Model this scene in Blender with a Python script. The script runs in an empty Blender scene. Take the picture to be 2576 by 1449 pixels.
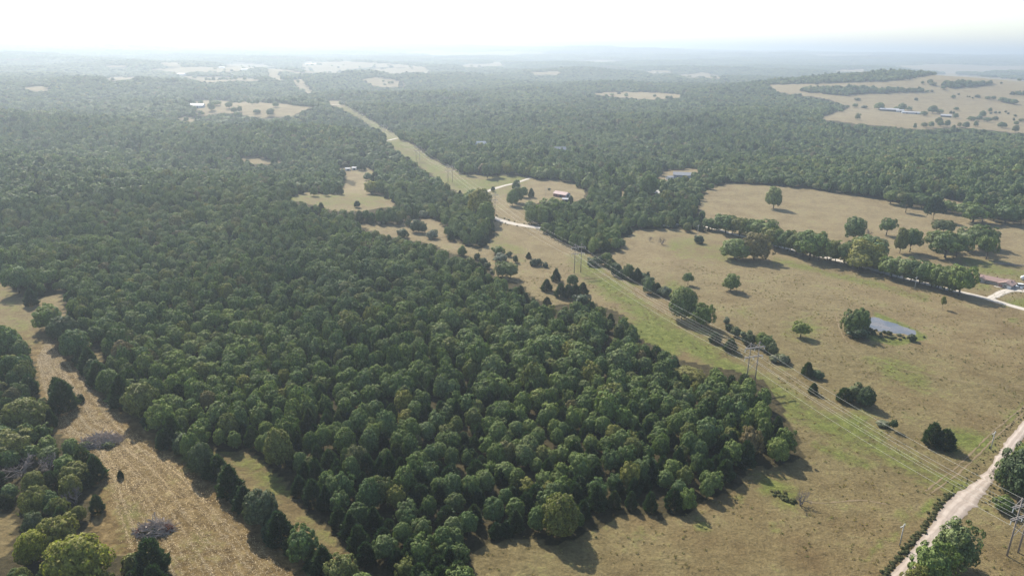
import bpy, math, random
import numpy as np
from mathutils import Matrix, Vector

rng = np.random.default_rng(11)
random.seed(11)
scene = bpy.context.scene
col = scene.collection

# ------------------------------------------------------------------ camera, sky, sun, exposure
CAM_H, FOC, PITCH, ROLL = 120.0, 1840.0, math.radians(18.2), math.radians(1.05)
IW, IH = 2576.0, 1449.0                     # survey frame used for the site measurements below
CX, CY = IW / 2, IH / 2
SUN_AZ, SUN_EL = math.radians(-28.0), math.radians(40.0)   # sun ahead and to the left

fwd = Vector((0, math.cos(PITCH), -math.sin(PITCH)))
up0 = Vector((0, math.sin(PITCH), math.cos(PITCH)))
xr = Vector((1, 0, 0))
right = xr * math.cos(ROLL) + up0 * math.sin(ROLL)
up = up0 * math.cos(ROLL) - xr * math.sin(ROLL)
cd = bpy.data.cameras.new('camera')
cd.sensor_width = 36.0
cd.lens = 36.0 * FOC / IW
cd.clip_start = 1.0
cd.clip_end = 90000.0
cam = bpy.data.objects.new('camera', cd)
col.objects.link(cam)
m = Matrix((right, up, -fwd)).transposed().to_4x4()
m.translation = Vector((0, 0, CAM_H))
cam.matrix_world = m
scene.camera = cam

world = bpy.data.worlds.new('World')
scene.world = world
world.use_nodes = True
wn = world.node_tree
sky = wn.nodes.new('ShaderNodeTexSky')
sky.sky_type = 'NISHITA'
sky.sun_disc = False
sky.sun_elevation = SUN_EL
sky.sun_rotation = SUN_AZ
sky.altitude = 350.0
sky.air_density = 1.0
sky.dust_density = 1.4
sky.ozone_density = 1.0
wn.nodes['Background'].inputs['Strength'].default_value = 0.125
wn.links.new(sky.outputs[0], wn.nodes['Background'].inputs['Color'])

sd = bpy.data.lights.new('sun', 'SUN')
sd.energy = 5.0
sd.angle = math.radians(0.6)
sd.color = (1.0, 0.93, 0.81)
sun = bpy.data.objects.new('sun', sd)
col.objects.link(sun)
sdir = Vector((math.sin(SUN_AZ) * math.cos(SUN_EL), math.cos(SUN_AZ) * math.cos(SUN_EL), math.sin(SUN_EL)))
sun.rotation_euler = sdir.to_track_quat('Z', 'Y').to_euler()
sun.location = (0, 0, 400)

scene.view_settings.view_transform = 'Standard'
scene.view_settings.look = 'None'
scene.view_settings.exposure = 0.95
scene.view_settings.gamma = 1.0
scene.view_settings.use_curve_mapping = False
cy = scene.cycles
cy.use_denoising = True
cy.max_bounces = 6
cy.diffuse_bounces = 2
cy.glossy_bounces = 2
cy.transmission_bounces = 2
cy.volume_bounces = 0
cy.transparent_max_bounces = 8
cy.caustics_reflective = False
cy.caustics_refractive = False
HAZE_DENSITY = 0.00023

# ------------------------------------------------------------------ helpers
def sstep(a, b, v):
    t = np.clip((v - a) / (b - a), 0, 1)
    return t * t * (3 - 2 * t)

POND = None                                  # filled below, world outline of the pond

def terrain(x, y):
    x = np.asarray(x, float); y = np.asarray(y, float)
    r = np.hypot(x, y)
    a = sstep(650, 2200, r)
    z = a * (11 * np.sin(x / 310 + 0.6) * np.cos(y / 270 + 0.3) + 8 * np.sin((x * 0.6 + y) / 190 + 1.0)
             + 6 * np.sin((x - 0.8 * y) / 145) + 6)
    z = z + 104 * sstep(4000, 12500, r)
    z = z + 7.5 * np.sin((y + 0.25 * x) / 62) * sstep(430, 640, r) * sstep(40, 190, -x) * (1 - 0.6 * sstep(1300, 1800, r))
    z = z + 5.5 * np.sin((y - 0.35 * x) / 85 + 1.0) * sstep(600, 800, r) * sstep(40, 200, x) * (1 - 0.6 * sstep(1300, 1800, r))
    z = z + 52 * np.exp(-((x - 1180) / 620) ** 2 - ((y - 2020) / 480) ** 2)
    z = z + 34 * np.exp(-((x - 1900) / 500) ** 2 - ((y - 2300) / 600) ** 2)
    z = z + 44 * np.exp(-((x - 900) / 420) ** 2 - ((y - 9600) / 900) ** 2)
    z = z + 36 * np.exp(-((x - 1500) / 700) ** 2 - ((y - 10200) / 900) ** 2)
    z = z + 30 * np.exp(-((x + 3500) / 2500) ** 2 - ((y - 11000) / 1500) ** 2)
    return z

def project(x, y, z):
    x = np.asarray(x, float); y = np.asarray(y, float); dz = np.asarray(z, float) - CAM_H
    dep = y * math.cos(PITCH) - dz * math.sin(PITCH)
    dep = np.where(dep < 1, 1, dep)
    u = FOC * x / dep
    v = FOC * (y * math.sin(PITCH) + dz * math.cos(PITCH)) / dep
    c, s = math.cos(ROLL), math.sin(ROLL)
    return CX + u * c + v * s, CY - (-u * s + v * c), dep

_ts = np.geomspace(90, 30000, 5000)
def raydir(px, py):
    u, v = px - CX, -(py - CY)
    c, s = math.cos(ROLL), math.sin(ROLL)
    u, v = u * c - v * s, u * s + v * c
    d = np.array([u, FOC * math.cos(PITCH) + v * math.sin(PITCH), -FOC * math.sin(PITCH) + v * math.cos(PITCH)])
    return d / np.linalg.norm(d)

def at(px, py):
    """survey-frame point -> place on the terrain (x, y, z)"""
    d = raydir(px, py)
    X, Y, Z = d[0] * _ts, d[1] * _ts, CAM_H + d[2] * _ts
    g = Z - terrain(X, Y)
    k = int(np.argmax(g < 0))
    if g[k] >= 0:
        k = len(_ts) - 1
    k = max(k, 1)
    f = g[k - 1] / (g[k - 1] - g[k] + 1e-9)
    t = _ts[k - 1] + f * (_ts[k] - _ts[k - 1])
    x, y = d[0] * t, d[1] * t
    return float(x), float(y), float(terrain(x, y))

def crop(s, ox, oy, pts):
    return [((ox + p[0] / s) * 0.85867, (oy + p[1] / s) * 0.85867) + tuple(p[2:]) for p in pts]

def px_per_m(px, py):
    x, y, z = at(px, py)
    dep = y * math.cos(PITCH) - (z - CAM_H) * math.sin(PITCH)
    return FOC / dep

def in_poly(px, py, poly):
    px = np.asarray(px); py = np.asarray(py)
    r = np.zeros(px.shape, bool)
    n = len(poly)
    for i in range(n):
        x1, y1 = poly[i][:2]; x2, y2 = poly[(i + 1) % n][:2]
        if y1 == y2:
            continue
        c = ((y1 > py) != (y2 > py)) & (px < (x2 - x1) * (py - y1) / (y2 - y1) + x1)
        r ^= c
    return r

def seg_dist(px, py, pts):
    d = np.full(np.shape(px), 1e9)
    for a, b in zip(pts[:-1], pts[1:]):
        ax, ay, bx, by = a[0], a[1], b[0], b[1]
        L = (bx - ax) ** 2 + (by - ay) ** 2 + 1e-9
        t = np.clip(((px - ax) * (bx - ax) + (py - ay) * (by - ay)) / L, 0, 1)
        d = np.minimum(d, np.hypot(px - ax - t * (bx - ax), py - ay - t * (by - ay)))
    return d

def mesh_np(name, V, faces, mats=(), midx=None, smooth=False):
    """V (n,3); faces: array (m,k) all the same k, or list of such arrays"""
    me = bpy.data.meshes.new(name)
    if not isinstance(faces, list):
        faces = [faces]
    faces = [np.asarray(f, np.int32) for f in faces if len(f)]
    V = np.asarray(V, np.float32)
    me.vertices.add(len(V)); me.vertices.foreach_set('co', V.ravel())
    lv = np.concatenate([f.ravel() for f in faces])
    tot = np.concatenate([np.full(len(f), f.shape[1], np.int32) for f in faces])
    st = np.concatenate([[0], np.cumsum(tot)[:-1]]).astype(np.int32)
    me.loops.add(len(lv)); me.loops.foreach_set('vertex_index', lv)
    me.polygons.add(len(tot)); me.polygons.foreach_set('loop_start', st); me.polygons.foreach_set('loop_total', tot)
    for mt in mats:
        me.materials.append(mt)
    if midx is not None:
        me.polygons.foreach_set('material_index', np.asarray(midx, np.int32))
    if smooth:
        me.polygons.foreach_set('use_smooth', np.ones(len(tot), bool))
    me.update(calc_edges=True)
    me.validate()
    return me

def obj(name, me, parent=None, loc=(0, 0, 0), rz=0.0, scl=(1, 1, 1), label=None, cat=None, group=None, kind=None):
    o = bpy.data.objects.new(name, me)
    col.objects.link(o)
    o.location = loc; o.rotation_euler = (0, 0, rz); o.scale = scl
    if parent is not None:
        o.parent = parent
    if label: o['label'] = label
    if cat: o['category'] = cat
    if group: o['group'] = group
    if kind: o['kind'] = kind
    return o

class MB:
    """collects boxes, tubes and prisms into one mesh"""
    def __init__(self): self.v = []; self.f = []; self.n = 0
    def add(self, V, F):
        self.v.append(np.asarray(V, float)); self.f += [tuple(i + self.n for i in f) for f in F]; self.n += len(V)
        return self
    def box(self, x0, x1, y0, y1, z0, z1):
        V = [(x, y, z) for z in (z0, z1) for y in (y0, y1) for x in (x0, x1)]
        return self.add(V, [(0, 2, 3, 1), (4, 5, 7, 6), (0, 1, 5, 4), (2, 6, 7, 3), (0, 4, 6, 2), (1, 3, 7, 5)])
    def tube(self, pts, radii, n=6, cap=True):
        pts = [Vector(p) for p in pts]
        if not hasattr(radii, '__len__'): radii = [radii] * len(pts)
        V = []; F = []
        for i, p in enumerate(pts):
            t = (pts[min(i + 1, len(pts) - 1)] - pts[max(i - 1, 0)]).normalized()
            a = t.cross(Vector((0, 0, 1)))
            if a.length < 1e-3: a = Vector((1, 0, 0))
            a.normalize(); b = t.cross(a)
            for k in range(n):
                w = 2 * math.pi * k / n
                V.append(p + (a * math.cos(w) + b * math.sin(w)) * radii[i])
        for i in range(len(pts) - 1):
            for k in range(n):
                F.append((i * n + k, i * n + (k + 1) % n, (i + 1) * n + (k + 1) % n, (i + 1) * n + k))
        if cap:
            F.append(tuple(reversed(range(n)))); F.append(tuple(range((len(pts) - 1) * n, len(pts) * n)))
        return self.add([tuple(v) for v in V], F)
    def prism(self, poly, axis, a0, a1):
        """poly of (p,q) extruded along axis 'x' or 'y'"""
        n = len(poly)
        V = [((a, p, q) if axis == 'x' else (p, a, q)) for a in (a0, a1) for p, q in poly]
        F = [tuple(range(n)), tuple(range(2 * n - 1, n - 1, -1))] + [(k, k + n, (k + 1) % n + n, (k + 1) % n) for k in range(n)]
        return self.add(V, F)
    def mesh(self, name, mat, smooth=False):
        me = bpy.data.meshes.new(name)
        me.from_pydata(np.concatenate(self.v).tolist(), [], self.f)
        me.materials.append(mat)
        if smooth:
            me.polygons.foreach_set('use_smooth', np.ones(len(me.polygons), bool))
        me.update()
        import bmesh
        bm = bmesh.new(); bm.from_mesh(me); bmesh.ops.recalc_face_normals(bm, faces=bm.faces); bm.to_mesh(me); bm.free()
        return me

# ------------------------------------------------------------------ materials
def new_mat(name):
    mt = bpy.data.materials.new(name); mt.use_nodes = True
    nt = mt.node_tree
    return mt, nt, nt.nodes['Principled BSDF']

def N(nt, typ, **kw):
    n = nt.nodes.new(typ)
    for k, v in kw.items(): setattr(n, k, v)
    return n

def ramp(nt, fac, stops, interp='LINEAR'):
    r = N(nt, 'ShaderNodeValToRGB'); r.color_ramp.interpolation = interp
    e = r.color_ramp.elements
    while len(e) > 1: e.remove(e[-1])
    e[0].position = stops[0][0]; e[0].color = (*stops[0][1], 1)
    for p, c in stops[1:]:
        k = e.new(p); k.color = (*c, 1)
    nt.links.new(fac, r.inputs[0])
    return r.outputs[0]

def mixc(nt, f, a, b, blend='MIX'):
    n = N(nt, 'ShaderNodeMix', data_type='RGBA', blend_type=blend)
    for s, v in ((n.inputs[0], f), (n.inputs[6], a), (n.inputs[7], b)):
        if hasattr(v, 'links'): nt.links.new(v, s)
        elif isinstance(v, (int, float)): s.default_value = v
        else: s.default_value = (*v, 1)
    return n.outputs[2]

def math_n(nt, op, a, b=0.0, clamp=False):
    n = N(nt, 'ShaderNodeMath', operation=op); n.use_clamp = clamp
    for s, v in ((n.inputs[0], a), (n.inputs[1], b)):
        if hasattr(v, 'links'): nt.links.new(v, s)
        else: s.default_value = v
    return n.outputs[0]

def noise(nt, vec, scale, detail=4, rough=0.55):
    n = N(nt, 'ShaderNodeTexNoise'); n.inputs['Scale'].default_value = scale
    n.inputs['Detail'].default_value = detail; n.inputs['Roughness'].default_value = rough
    if vec is not None: nt.links.new(vec, n.inputs['Vector'])
    return n.outputs[0]

def leaf_mat(name, stops, transl=0.22, spec=0.12, interp='LINEAR'):
    mt, nt, p = new_mat(name)
    oi = N(nt, 'ShaderNodeObjectInfo')
    tc = N(nt, 'ShaderNodeTexCoord')
    c = ramp(nt, oi.outputs['Random'], stops, interp)
    gp = N(nt, 'ShaderNodeNewGeometry')
    pn = noise(nt, gp.outputs['Position'], 0.013, 3)
    p2 = noise(nt, gp.outputs['Position'], 0.0028, 2)
    c = mixc(nt, 1.0, c, ramp(nt, p2, [(0.4, (1.00, 1.00, 0.96)), (0.6, (1.14, 1.12, 1.02))]), 'MULTIPLY')
    c = mixc(nt, 1.0, c, ramp(nt, pn, [(0.36, (0.84, 0.88, 0.92)), (0.5, (1.0, 1.0, 1.0)), (0.64, (1.20, 1.14, 0.98))]), 'MULTIPLY')
    nz = noise(nt, tc.outputs['Object'], 7.0, 2)
    br = math_n(nt, 'MULTIPLY_ADD', nz, 1.3); br.node.inputs[2].default_value = 0.38
    g = N(nt, 'ShaderNodeNewGeometry')
    rp = math_n(nt, 'MULTIPLY_ADD', g.outputs['Random Per Island'], 0.9); rp.node.inputs[2].default_value = 0.55
    br = math_n(nt, 'MULTIPLY', br, rp)
    cb = N(nt, 'ShaderNodeCombineColor')
    for k in range(3): nt.links.new(br, cb.inputs[k])
    c2 = mixc(nt, 1.0, c, cb.outputs[0], 'MULTIPLY')
    nt.links.new(c2, p.inputs['Base Color'])
    p.inputs['Roughness'].default_value = 0.55
    p.inputs['Specular IOR Level'].default_value = spec
    tr = N(nt, 'ShaderNodeBsdfTranslucent')
    tcol = mixc(nt, 1.0, c2, (1.0, 1.25, 0.55), 'MULTIPLY')
    nt.links.new(tcol, tr.inputs[0])
    mx = N(nt, 'ShaderNodeMixShader'); mx.inputs[0].default_value = transl
    nt.links.new(p.outputs[0], mx.inputs[1]); nt.links.new(tr.outputs[0], mx.inputs[2])
    nt.links.new(mx.outputs[0], nt.nodes['Material Output'].inputs[0])
    return mt

GREENS = [(0.000, (0.077, 0.108, 0.032)), (0.120, (0.122, 0.158, 0.046)), (0.240, (0.092, 0.134, 0.049)), (0.360, (0.153, 0.187, 0.055)), (0.480, (0.110, 0.150, 0.063)), (0.600, (0.087, 0.120, 0.038)), (0.720, (0.146, 0.172, 0.071)), (0.840, (0.124, 0.167, 0.044)), (0.890, (0.150, 0.155, 0.048)), (0.930, (0.118, 0.130, 0.045)), (0.950, (0.200, 0.185, 0.045)), (0.970, (0.100, 0.125, 0.045)), (0.985, (0.150, 0.115, 0.060)), (1.000, (0.090, 0.115, 0.036))]
M_LEAF = leaf_mat('broadleaf_foliage', GREENS)
M_CEDAR = leaf_mat('cedar_foliage', [(0, (0.030, 0.052, 0.024)), (0.5, (0.042, 0.066, 0.026)), (0.85, (0.050, 0.074, 0.034)), (1, (0.060, 0.072, 0.030))], 0.22, 0.2)
M_PINE = leaf_mat('pine_foliage', [(0, (0.035, 0.056, 0.032)), (1, (0.050, 0.074, 0.040))], 0.2)
M_SHRUB = leaf_mat('shrub_foliage', [(0, (0.055, 0.080, 0.038)), (0.5, (0.075, 0.095, 0.045)), (1, (0.10, 0.115, 0.062))])
M_YELLOW = leaf_mat('yellowing_foliage', [(0, (0.17, 0.18, 0.030)), (0.5, (0.20, 0.20, 0.035)), (1, (0.23, 0.22, 0.05))], 0.4)
M_LIME = leaf_mat('light_green_foliage', [(0, (0.11, 0.15, 0.045)), (1, (0.14, 0.17, 0.055))], 0.4)
M_OLIVE = leaf_mat('olive_foliage', [(0, (0.14, 0.145, 0.042)), (0.6, (0.165, 0.16, 0.045)), (1, (0.15, 0.14, 0.055))], 0.3)
M_RED = leaf_mat('red_brown_leaves', [(0, (0.13, 0.045, 0.03)), (1, (0.16, 0.06, 0.04))], 0.25)
M_PALE = leaf_mat('grey_green_foliage', [(0, (0.13, 0.15, 0.10)), (1, (0.17, 0.18, 0.13))], 0.25)
M_WEED = leaf_mat('weed_foliage', [(0, (0.05, 0.06, 0.025)), (0.6, (0.08, 0.09, 0.035)), (1, (0.12, 0.11, 0.05))], 0.3)
M_STRAW = leaf_mat('dry_grass_blades', [(0, (0.20, 0.15, 0.07)), (0.6, (0.26, 0.20, 0.10)), (1, (0.16, 0.16, 0.06))], 0.3)

def plain(name, c, rough=0.8, metal=0.0, var=0.25, scale=1.5, spec=0.3, coord='Object', stretch=None):
    mt, nt, p = new_mat(name)
    tc = N(nt, 'ShaderNodeTexCoord'); v = tc.outputs[coord]
    if stretch:
        mp = N(nt, 'ShaderNodeMapping'); mp.inputs['Scale'].default_value = stretch
        nt.links.new(v, mp.inputs[0]); v = mp.outputs[0]
    nz = noise(nt, v, scale, 5)
    lo = tuple(x * (1 - var) for x in c); hi = tuple(min(1, x * (1 + var)) for x in c)
    nt.links.new(ramp(nt, nz, [(0.3, lo), (0.7, hi)]), p.inputs['Base Color'])
    p.inputs['Roughness'].default_value = rough; p.inputs['Metallic'].default_value = metal
    p.inputs['Specular IOR Level'].default_value = spec
    bp = N(nt, 'ShaderNodeBump'); bp.inputs['Strength'].default_value = 0.25; bp.inputs['Distance'].default_value = 0.03
    nt.links.new(nz, bp.inputs['Height']); nt.links.new(bp.outputs[0], p.inputs['Normal'])
    return mt

M_BARK = plain('bark', (0.10, 0.082, 0.062), 0.9, scale=8, stretch=(4, 4, 0.6))
M_GREYWOOD = plain('dead_wood', (0.32, 0.265, 0.22), 0.9, scale=6)
M_DEADTREE = plain('dead_tree_wood', (0.19, 0.16, 0.14), 0.9, scale=6)
M_POLE = plain('weathered_pole', (0.27, 0.225, 0.19), 0.85, scale=5, stretch=(6, 6, 0.5))
M_POLEPALE = plain('pale_weathered_pole', (0.42, 0.40, 0.36), 0.85, scale=5, stretch=(6, 6, 0.5))
M_ARM = plain('crossarm_wood', (0.26, 0.235, 0.215), 0.8, scale=4)
M_INSUL = plain('porcelain', (0.72, 0.72, 0.68), 0.25, var=0.1, spec=0.6)
M_WIRE = plain('aluminium_cable', (0.52, 0.51, 0.45), 0.6, 0.2, 0.05)
M_ROOFBR = plain('brown_shingles', (0.25, 0.17, 0.145), 0.9, scale=3, var=0.18)
M_ROOFPINK = plain('faded_red_metal_roof', (0.27, 0.165, 0.155), 0.6, scale=0.8, var=0.25, stretch=(0.3, 3, 1))
M_ROOFWHITE = plain('white_metal_roof', (0.38, 0.38, 0.385), 0.6, var=0.06)
M_ROOFGREY = plain('grey_metal_roof', (0.22, 0.225, 0.235), 0.6, var=0.15)
M_WALL = plain('tan_siding', (0.36, 0.32, 0.28), 0.85, var=0.08, stretch=(0.2, 0.2, 6))
M_BRICK = plain('brick_wall', (0.30, 0.17, 0.14), 0.9, var=0.2, scale=6)
M_WHITE = plain('white_paint', (0.76, 0.75, 0.72), 0.6, var=0.05)
M_WALLBLUE = plain('weathered_boards', (0.34, 0.36, 0.40), 0.85, var=0.15, stretch=(4, 4, 0.3))
M_WALLRED = plain('red_boards', (0.26, 0.12, 0.10), 0.85, var=0.2, stretch=(4, 4, 0.3))
M_DARK = plain('dark_opening', (0.03, 0.03, 0.035), 0.9, var=0.1)
M_CONC = plain('concrete', (0.50, 0.47, 0.42), 0.9, var=0.1)
M_TYRE = plain('rubber', (0.03, 0.03, 0.03), 0.85, var=0.1)
M_RIM = plain('wheel_metal', (0.55, 0.55, 0.56), 0.35, 0.8, 0.05)
M_CARW = plain('white_car_paint', (0.78, 0.78, 0.78), 0.25, var=0.03, spec=0.6)
M_CARG = plain('silver_car_paint', (0.38, 0.40, 0.42), 0.3, 0.4, 0.04, spec=0.6)
mt, nt, p = new_mat('window_glass')
p.inputs['Base Color'].default_value = (0.03, 0.035, 0.04, 1); p.inputs['Roughness'].default_value = 0.08
M_GLASS = mt

# gravel: pale pinkish crushed stone with wheel tracks; 'across' runs 0..1 over the width
def gravel_mat(name, c_lo, c_hi, tracks=True):
    mt, nt, p = new_mat(name)
    g = N(nt, 'ShaderNodeNewGeometry'); pos = g.outputs['Position']
    n1 = noise(nt, pos, 0.25, 5); n2 = noise(nt, pos, 2.2, 4)
    c = ramp(nt, n1, [(0.3, c_lo), (0.68, c_hi)])
    c = mixc(nt, math_n(nt, 'MULTIPLY', n2, 0.5), c, tuple(v * 0.72 for v in c_lo))
    if tracks:
        a = N(nt, 'ShaderNodeAttribute', attribute_name='across')
        s = math_n(nt, 'ABSOLUTE', math_n(nt, 'SUBTRACT', a.outputs['Fac'], 0.5))
        edge = math_n(nt, 'MULTIPLY_ADD', n2, 0.10); edge.node.inputs[2].default_value = -0.05
        s2 = math_n(nt, 'ADD', s, edge)
        tr = ramp(nt, s2, [(0.0, (0.6,) * 3), (0.07, (0.35,) * 3), (0.15, (1, 1, 1)), (0.27, (0.95,) * 3), (0.34, (0.35,) * 3), (0.43, (0.15,) * 3), (0.5, (0, 0, 0))])
        c = mixc(nt, tr, tuple(v * 0.66 for v in c_lo), c)
    nt.links.new(c, p.inputs['Base Color'])
    p.inputs['Roughness'].default_value = 0.95; p.inputs['Specular IOR Level'].default_value = 0.1
    bp = N(nt, 'ShaderNodeBump'); bp.inputs['Strength'].default_value = 0.4; bp.inputs['Distance'].default_value = 0.05
    nt.links.new(n2, bp.inputs['Height']); nt.links.new(bp.outputs[0], p.inputs['Normal'])
    return mt
M_GRAVEL = gravel_mat('pale_gravel', (0.36, 0.295, 0.24), (0.46, 0.395, 0.335))
M_GRAVEL2 = gravel_mat('white_gravel', (0.46, 0.41, 0.34), (0.55, 0.505, 0.44))
M_TRACK = gravel_mat('grey_gravel', (0.40, 0.38, 0.34), (0.50, 0.48, 0.44), False)

# ground
def ground_mat():
    mt, nt, p = new_mat('pasture_ground')
    g = N(nt, 'ShaderNodeNewGeometry'); pos = g.outputs['Position']
    def attr(n): return N(nt, 'ShaderNodeAttribute', attribute_name=n).outputs['Fac']
    big = noise(nt, pos, 0.011, 4); mid = noise(nt, pos, 0.055, 6, 0.62); sm = noise(nt, pos, 0.30, 6, 0.68); fine = noise(nt, pos, 1.1, 5, 0.75)
    dry = ramp(nt, mid, [(0.36, (0.112, 0.079, 0.036)), (0.5, (0.142, 0.107, 0.049)), (0.64, (0.178, 0.140, 0.068))])
    olive = ramp(nt, sm, [(0.38, (0.106, 0.089, 0.038)), (0.62, (0.152, 0.126, 0.058))])
    c = mixc(nt, ramp(nt, big, [(0.40, (0, 0, 0)), (0.58, (0.6,) * 3)]), dry, olive)
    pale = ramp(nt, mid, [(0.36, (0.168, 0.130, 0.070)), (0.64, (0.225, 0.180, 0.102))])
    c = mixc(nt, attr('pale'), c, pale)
    mow = ramp(nt, sm, [(0.35, (0.085, 0.056, 0.022)), (0.5, (0.130, 0.090, 0.036)), (0.65, (0.195, 0.142, 0.066))])
    c = mixc(nt, attr('mown'), c, mow)
    grn = ramp(nt, sm, [(0.35, (0.066, 0.086, 0.016)), (0.52, (0.100, 0.122, 0.025)), (0.68, (0.138, 0.146, 0.040))])
    gf = math_n(nt, 'ADD', attr('green'), math_n(nt, 'MULTIPLY', math_n(nt, 'SUBTRACT', mid, 0.5), 1.7))
    gf = math_n(nt, 'ADD', gf, math_n(nt, 'MULTIPLY', math_n(nt, 'SUBTRACT', sm, 0.5), 1.6))
    gf = ramp(nt, gf, [(0.16, (0, 0, 0)), (0.75, (0.85,) * 3)])
    c = mixc(nt, gf, c, grn)
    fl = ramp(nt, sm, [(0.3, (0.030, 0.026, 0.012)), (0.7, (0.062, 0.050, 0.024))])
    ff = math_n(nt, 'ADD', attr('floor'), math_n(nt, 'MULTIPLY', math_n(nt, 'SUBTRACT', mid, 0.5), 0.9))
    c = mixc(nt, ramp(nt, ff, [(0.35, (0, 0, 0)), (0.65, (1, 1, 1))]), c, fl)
    v = ramp(nt, fine, [(0.34, (0.70,) * 3), (0.66, (1.30,) * 3)])
    v2 = ramp(nt, sm, [(0.36, (0.88,) * 3), (0.64, (1.1,) * 3)])
    c = mixc(nt, 1.0, c, v, 'MULTIPLY'); c = mixc(nt, 1.0, c, v2, 'MULTIPLY')
    nt.links.new(c, p.inputs['Base Color'])
    p.inputs['Roughness'].default_value = 0.95; p.inputs['Specular IOR Level'].default_value = 0.08
    hgt = math_n(nt, 'ADD', math_n(nt, 'MULTIPLY', sm, 1.0), math_n(nt, 'MULTIPLY', fine, 0.5))
    bp = N(nt, 'ShaderNodeBump'); bp.inputs['Strength'].default_value = 1.0; bp.inputs['Distance'].default_value = 0.8
    nt.links.new(hgt, bp.inputs['Height']); nt.links.new(bp.outputs[0], p.inputs['Normal'])
    return mt
M_GROUND = ground_mat()

def water_mat():
    mt, nt, p = new_mat('pond_water')
    p.inputs['Base Color'].default_value = (0.10, 0.10, 0.115, 1); p.inputs['Roughness'].default_value = 0.16
    p.inputs['IOR'].default_value = 1.33
    g = N(nt, 'ShaderNodeNewGeometry')
    nz = noise(nt, g.outputs['Position'], 1.6, 3)
    n2 = noise(nt, g.outputs['Position'], 0.16, 3)
    nt.links.new(ramp(nt, n2, [(0.35, (0.06,) * 3), (0.65, (0.34,) * 3)]), p.inputs['Roughness'])
    nt.links.new(ramp(nt, n2, [(0.35, (0.07, 0.075, 0.08)), (0.65, (0.14, 0.13, 0.125))]), p.inputs['Base Color'])
    bp = N(nt, 'ShaderNodeBump'); bp.inputs['Strength'].default_value = 0.25; bp.inputs['Distance'].default_value = 0.06
    nt.links.new(nz, bp.inputs['Height']); nt.links.new(bp.outputs[0], p.inputs['Normal'])
    return mt
M_WATER = water_mat()

# ------------------------------------------------------------------ site survey: open land, woods inside it, roads
B7 = lambda p: crop(1.7173, 0, 80, p)
B8 = lambda p: crop(1.7173, 1500, 80, p)
FL = lambda p: crop(4.14, 400, 130, p)
FR = lambda p: crop(5.152, 2500, 200, p)
C5 = lambda p: crop(2.415, 1000, 400, p)
C6 = lambda p: crop(2.415, 2000, 400, p)
C3 = lambda p: crop(1.841, 2000, 900, p)
C1 = lambda p: crop(1.841, 0, 900, p)
D6 = lambda p: crop(5.152, 2500, 560, p)
E8 = lambda p: crop(6.0375, 1300, 480, p)
R1 = lambda p: crop(2.858, 2550, 1180, p)
H3 = lambda p: crop(9.055, 2800, 760, p)
L3 = lambda p: crop(3.744, 0, 1300, p)
L2 = lambda p: crop(3.623, 0, 1000, p)
G4 = lambda p: crop(5.176, 1780, 420, p)
K5 = lambda p: crop(5.5725, 900, 300, p)

OPEN = {}
OPEN['pasture'] = [(1195, 1600), (1190, 1449), (1185, 1400), (1215, 1368), (1330, 1345), (1390, 1375), (1470, 1345), (1560, 1295), (1700, 1305), (1760, 1268), (1830, 1240),
    (1872, 1210), (1885, 1165), (1930, 1178), (2035, 1148), (1990, 1080), (1975, 1045), (1955, 995), (1900, 945), (1790, 920), (1715, 905), (1680, 885), (1610, 850),
    (1590, 815), (1555, 785), (1480, 758), (1380, 768), (1340, 745), (1310, 715), (1240, 690), (1195, 640), (1240, 600), (1240, 575), (1236, 545), (1234, 512), (1190, 497),
    (1148, 482), (1100, 455), (1090, 440), (1040, 410), (1000, 385), (965, 352), (945, 325), (905, 300), (860, 275), (828, 256), (850, 254), (882, 275), (920, 294),
    (960, 316), (1000, 342), (1040, 366), (1080, 396), (1120, 418), (1165, 436), (1215, 442), (1270, 440), (1320, 444), (1345, 452), (1395, 452), (1440, 460), (1472, 478),
    (1468, 498), (1430, 512), (1385, 505), (1345, 512), (1325, 530), (1332, 560), (1348, 574), (1385, 598), (1425, 622), (1475, 640), (1560, 632), (1568, 600),
    (1605, 576), (1690, 574), (1785, 584), (1792, 562), (1768, 545), (1755, 520), (1765, 482), (1830, 460), (1950, 467), (2050, 477), (2150, 492), (2290, 517), (2420, 541), (2576, 567), (2800, 600), (2800, 1600)]
OPEN['hay'] = [(-150, 690), (0, 700), (30, 738), (80, 755), (150, 735), (160, 780), (165, 820), (220, 862), (252, 880), (256, 915), (300, 985), (340, 1040), (440, 1110), (480, 1130),
    (550, 1138), (620, 1130), (665, 1172), (722, 1212), (742, 1262), (785, 1295), (835, 1345), (900, 1420), (915, 1449), (930, 1600), (430, 1600),
    (425, 1449), (395, 1400), (330, 1390), (250, 1385), (232, 1340), (236, 1290), (228, 1240), (255, 1195), (228, 1175), (182, 1105), (136, 1085), (128, 1060), (118, 1010), (92, 980), (88, 930),
    (72, 880), (28, 832), (0, 818), (-150, 800)]
OPEN['thicket_gap'] = [(-150, 1270), (0, 1285), (32, 1310), (32, 1370), (15, 1400), (-150, 1410)]
OPEN['meadow1'] = [(890, 562), (1000, 566), (1040, 548), (1095, 552), (1122, 580), (1132, 622), (1040, 605), (960, 592)]
OPEN['meadow2'] = [(712, 500), (780, 482), (850, 492), (868, 460), (920, 480), (985, 500), (992, 520), (955, 522), (900, 532), (840, 532), (800, 518)]
OPEN['meadow3'] = [(588, 402), (640, 392), (718, 412), (690, 414), (620, 410)]
OPEN['meadow4'] = [(850, 420), (930, 424), (945, 446), (905, 456), (870, 452)]
OPEN['link1'] = [(1030, 590), (1125, 600), (1210, 632), (1215, 655), (1135, 635)]
OPEN['link2'] = [(895, 450), (935, 448), (948, 475), (915, 486), (890, 478)]
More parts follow.
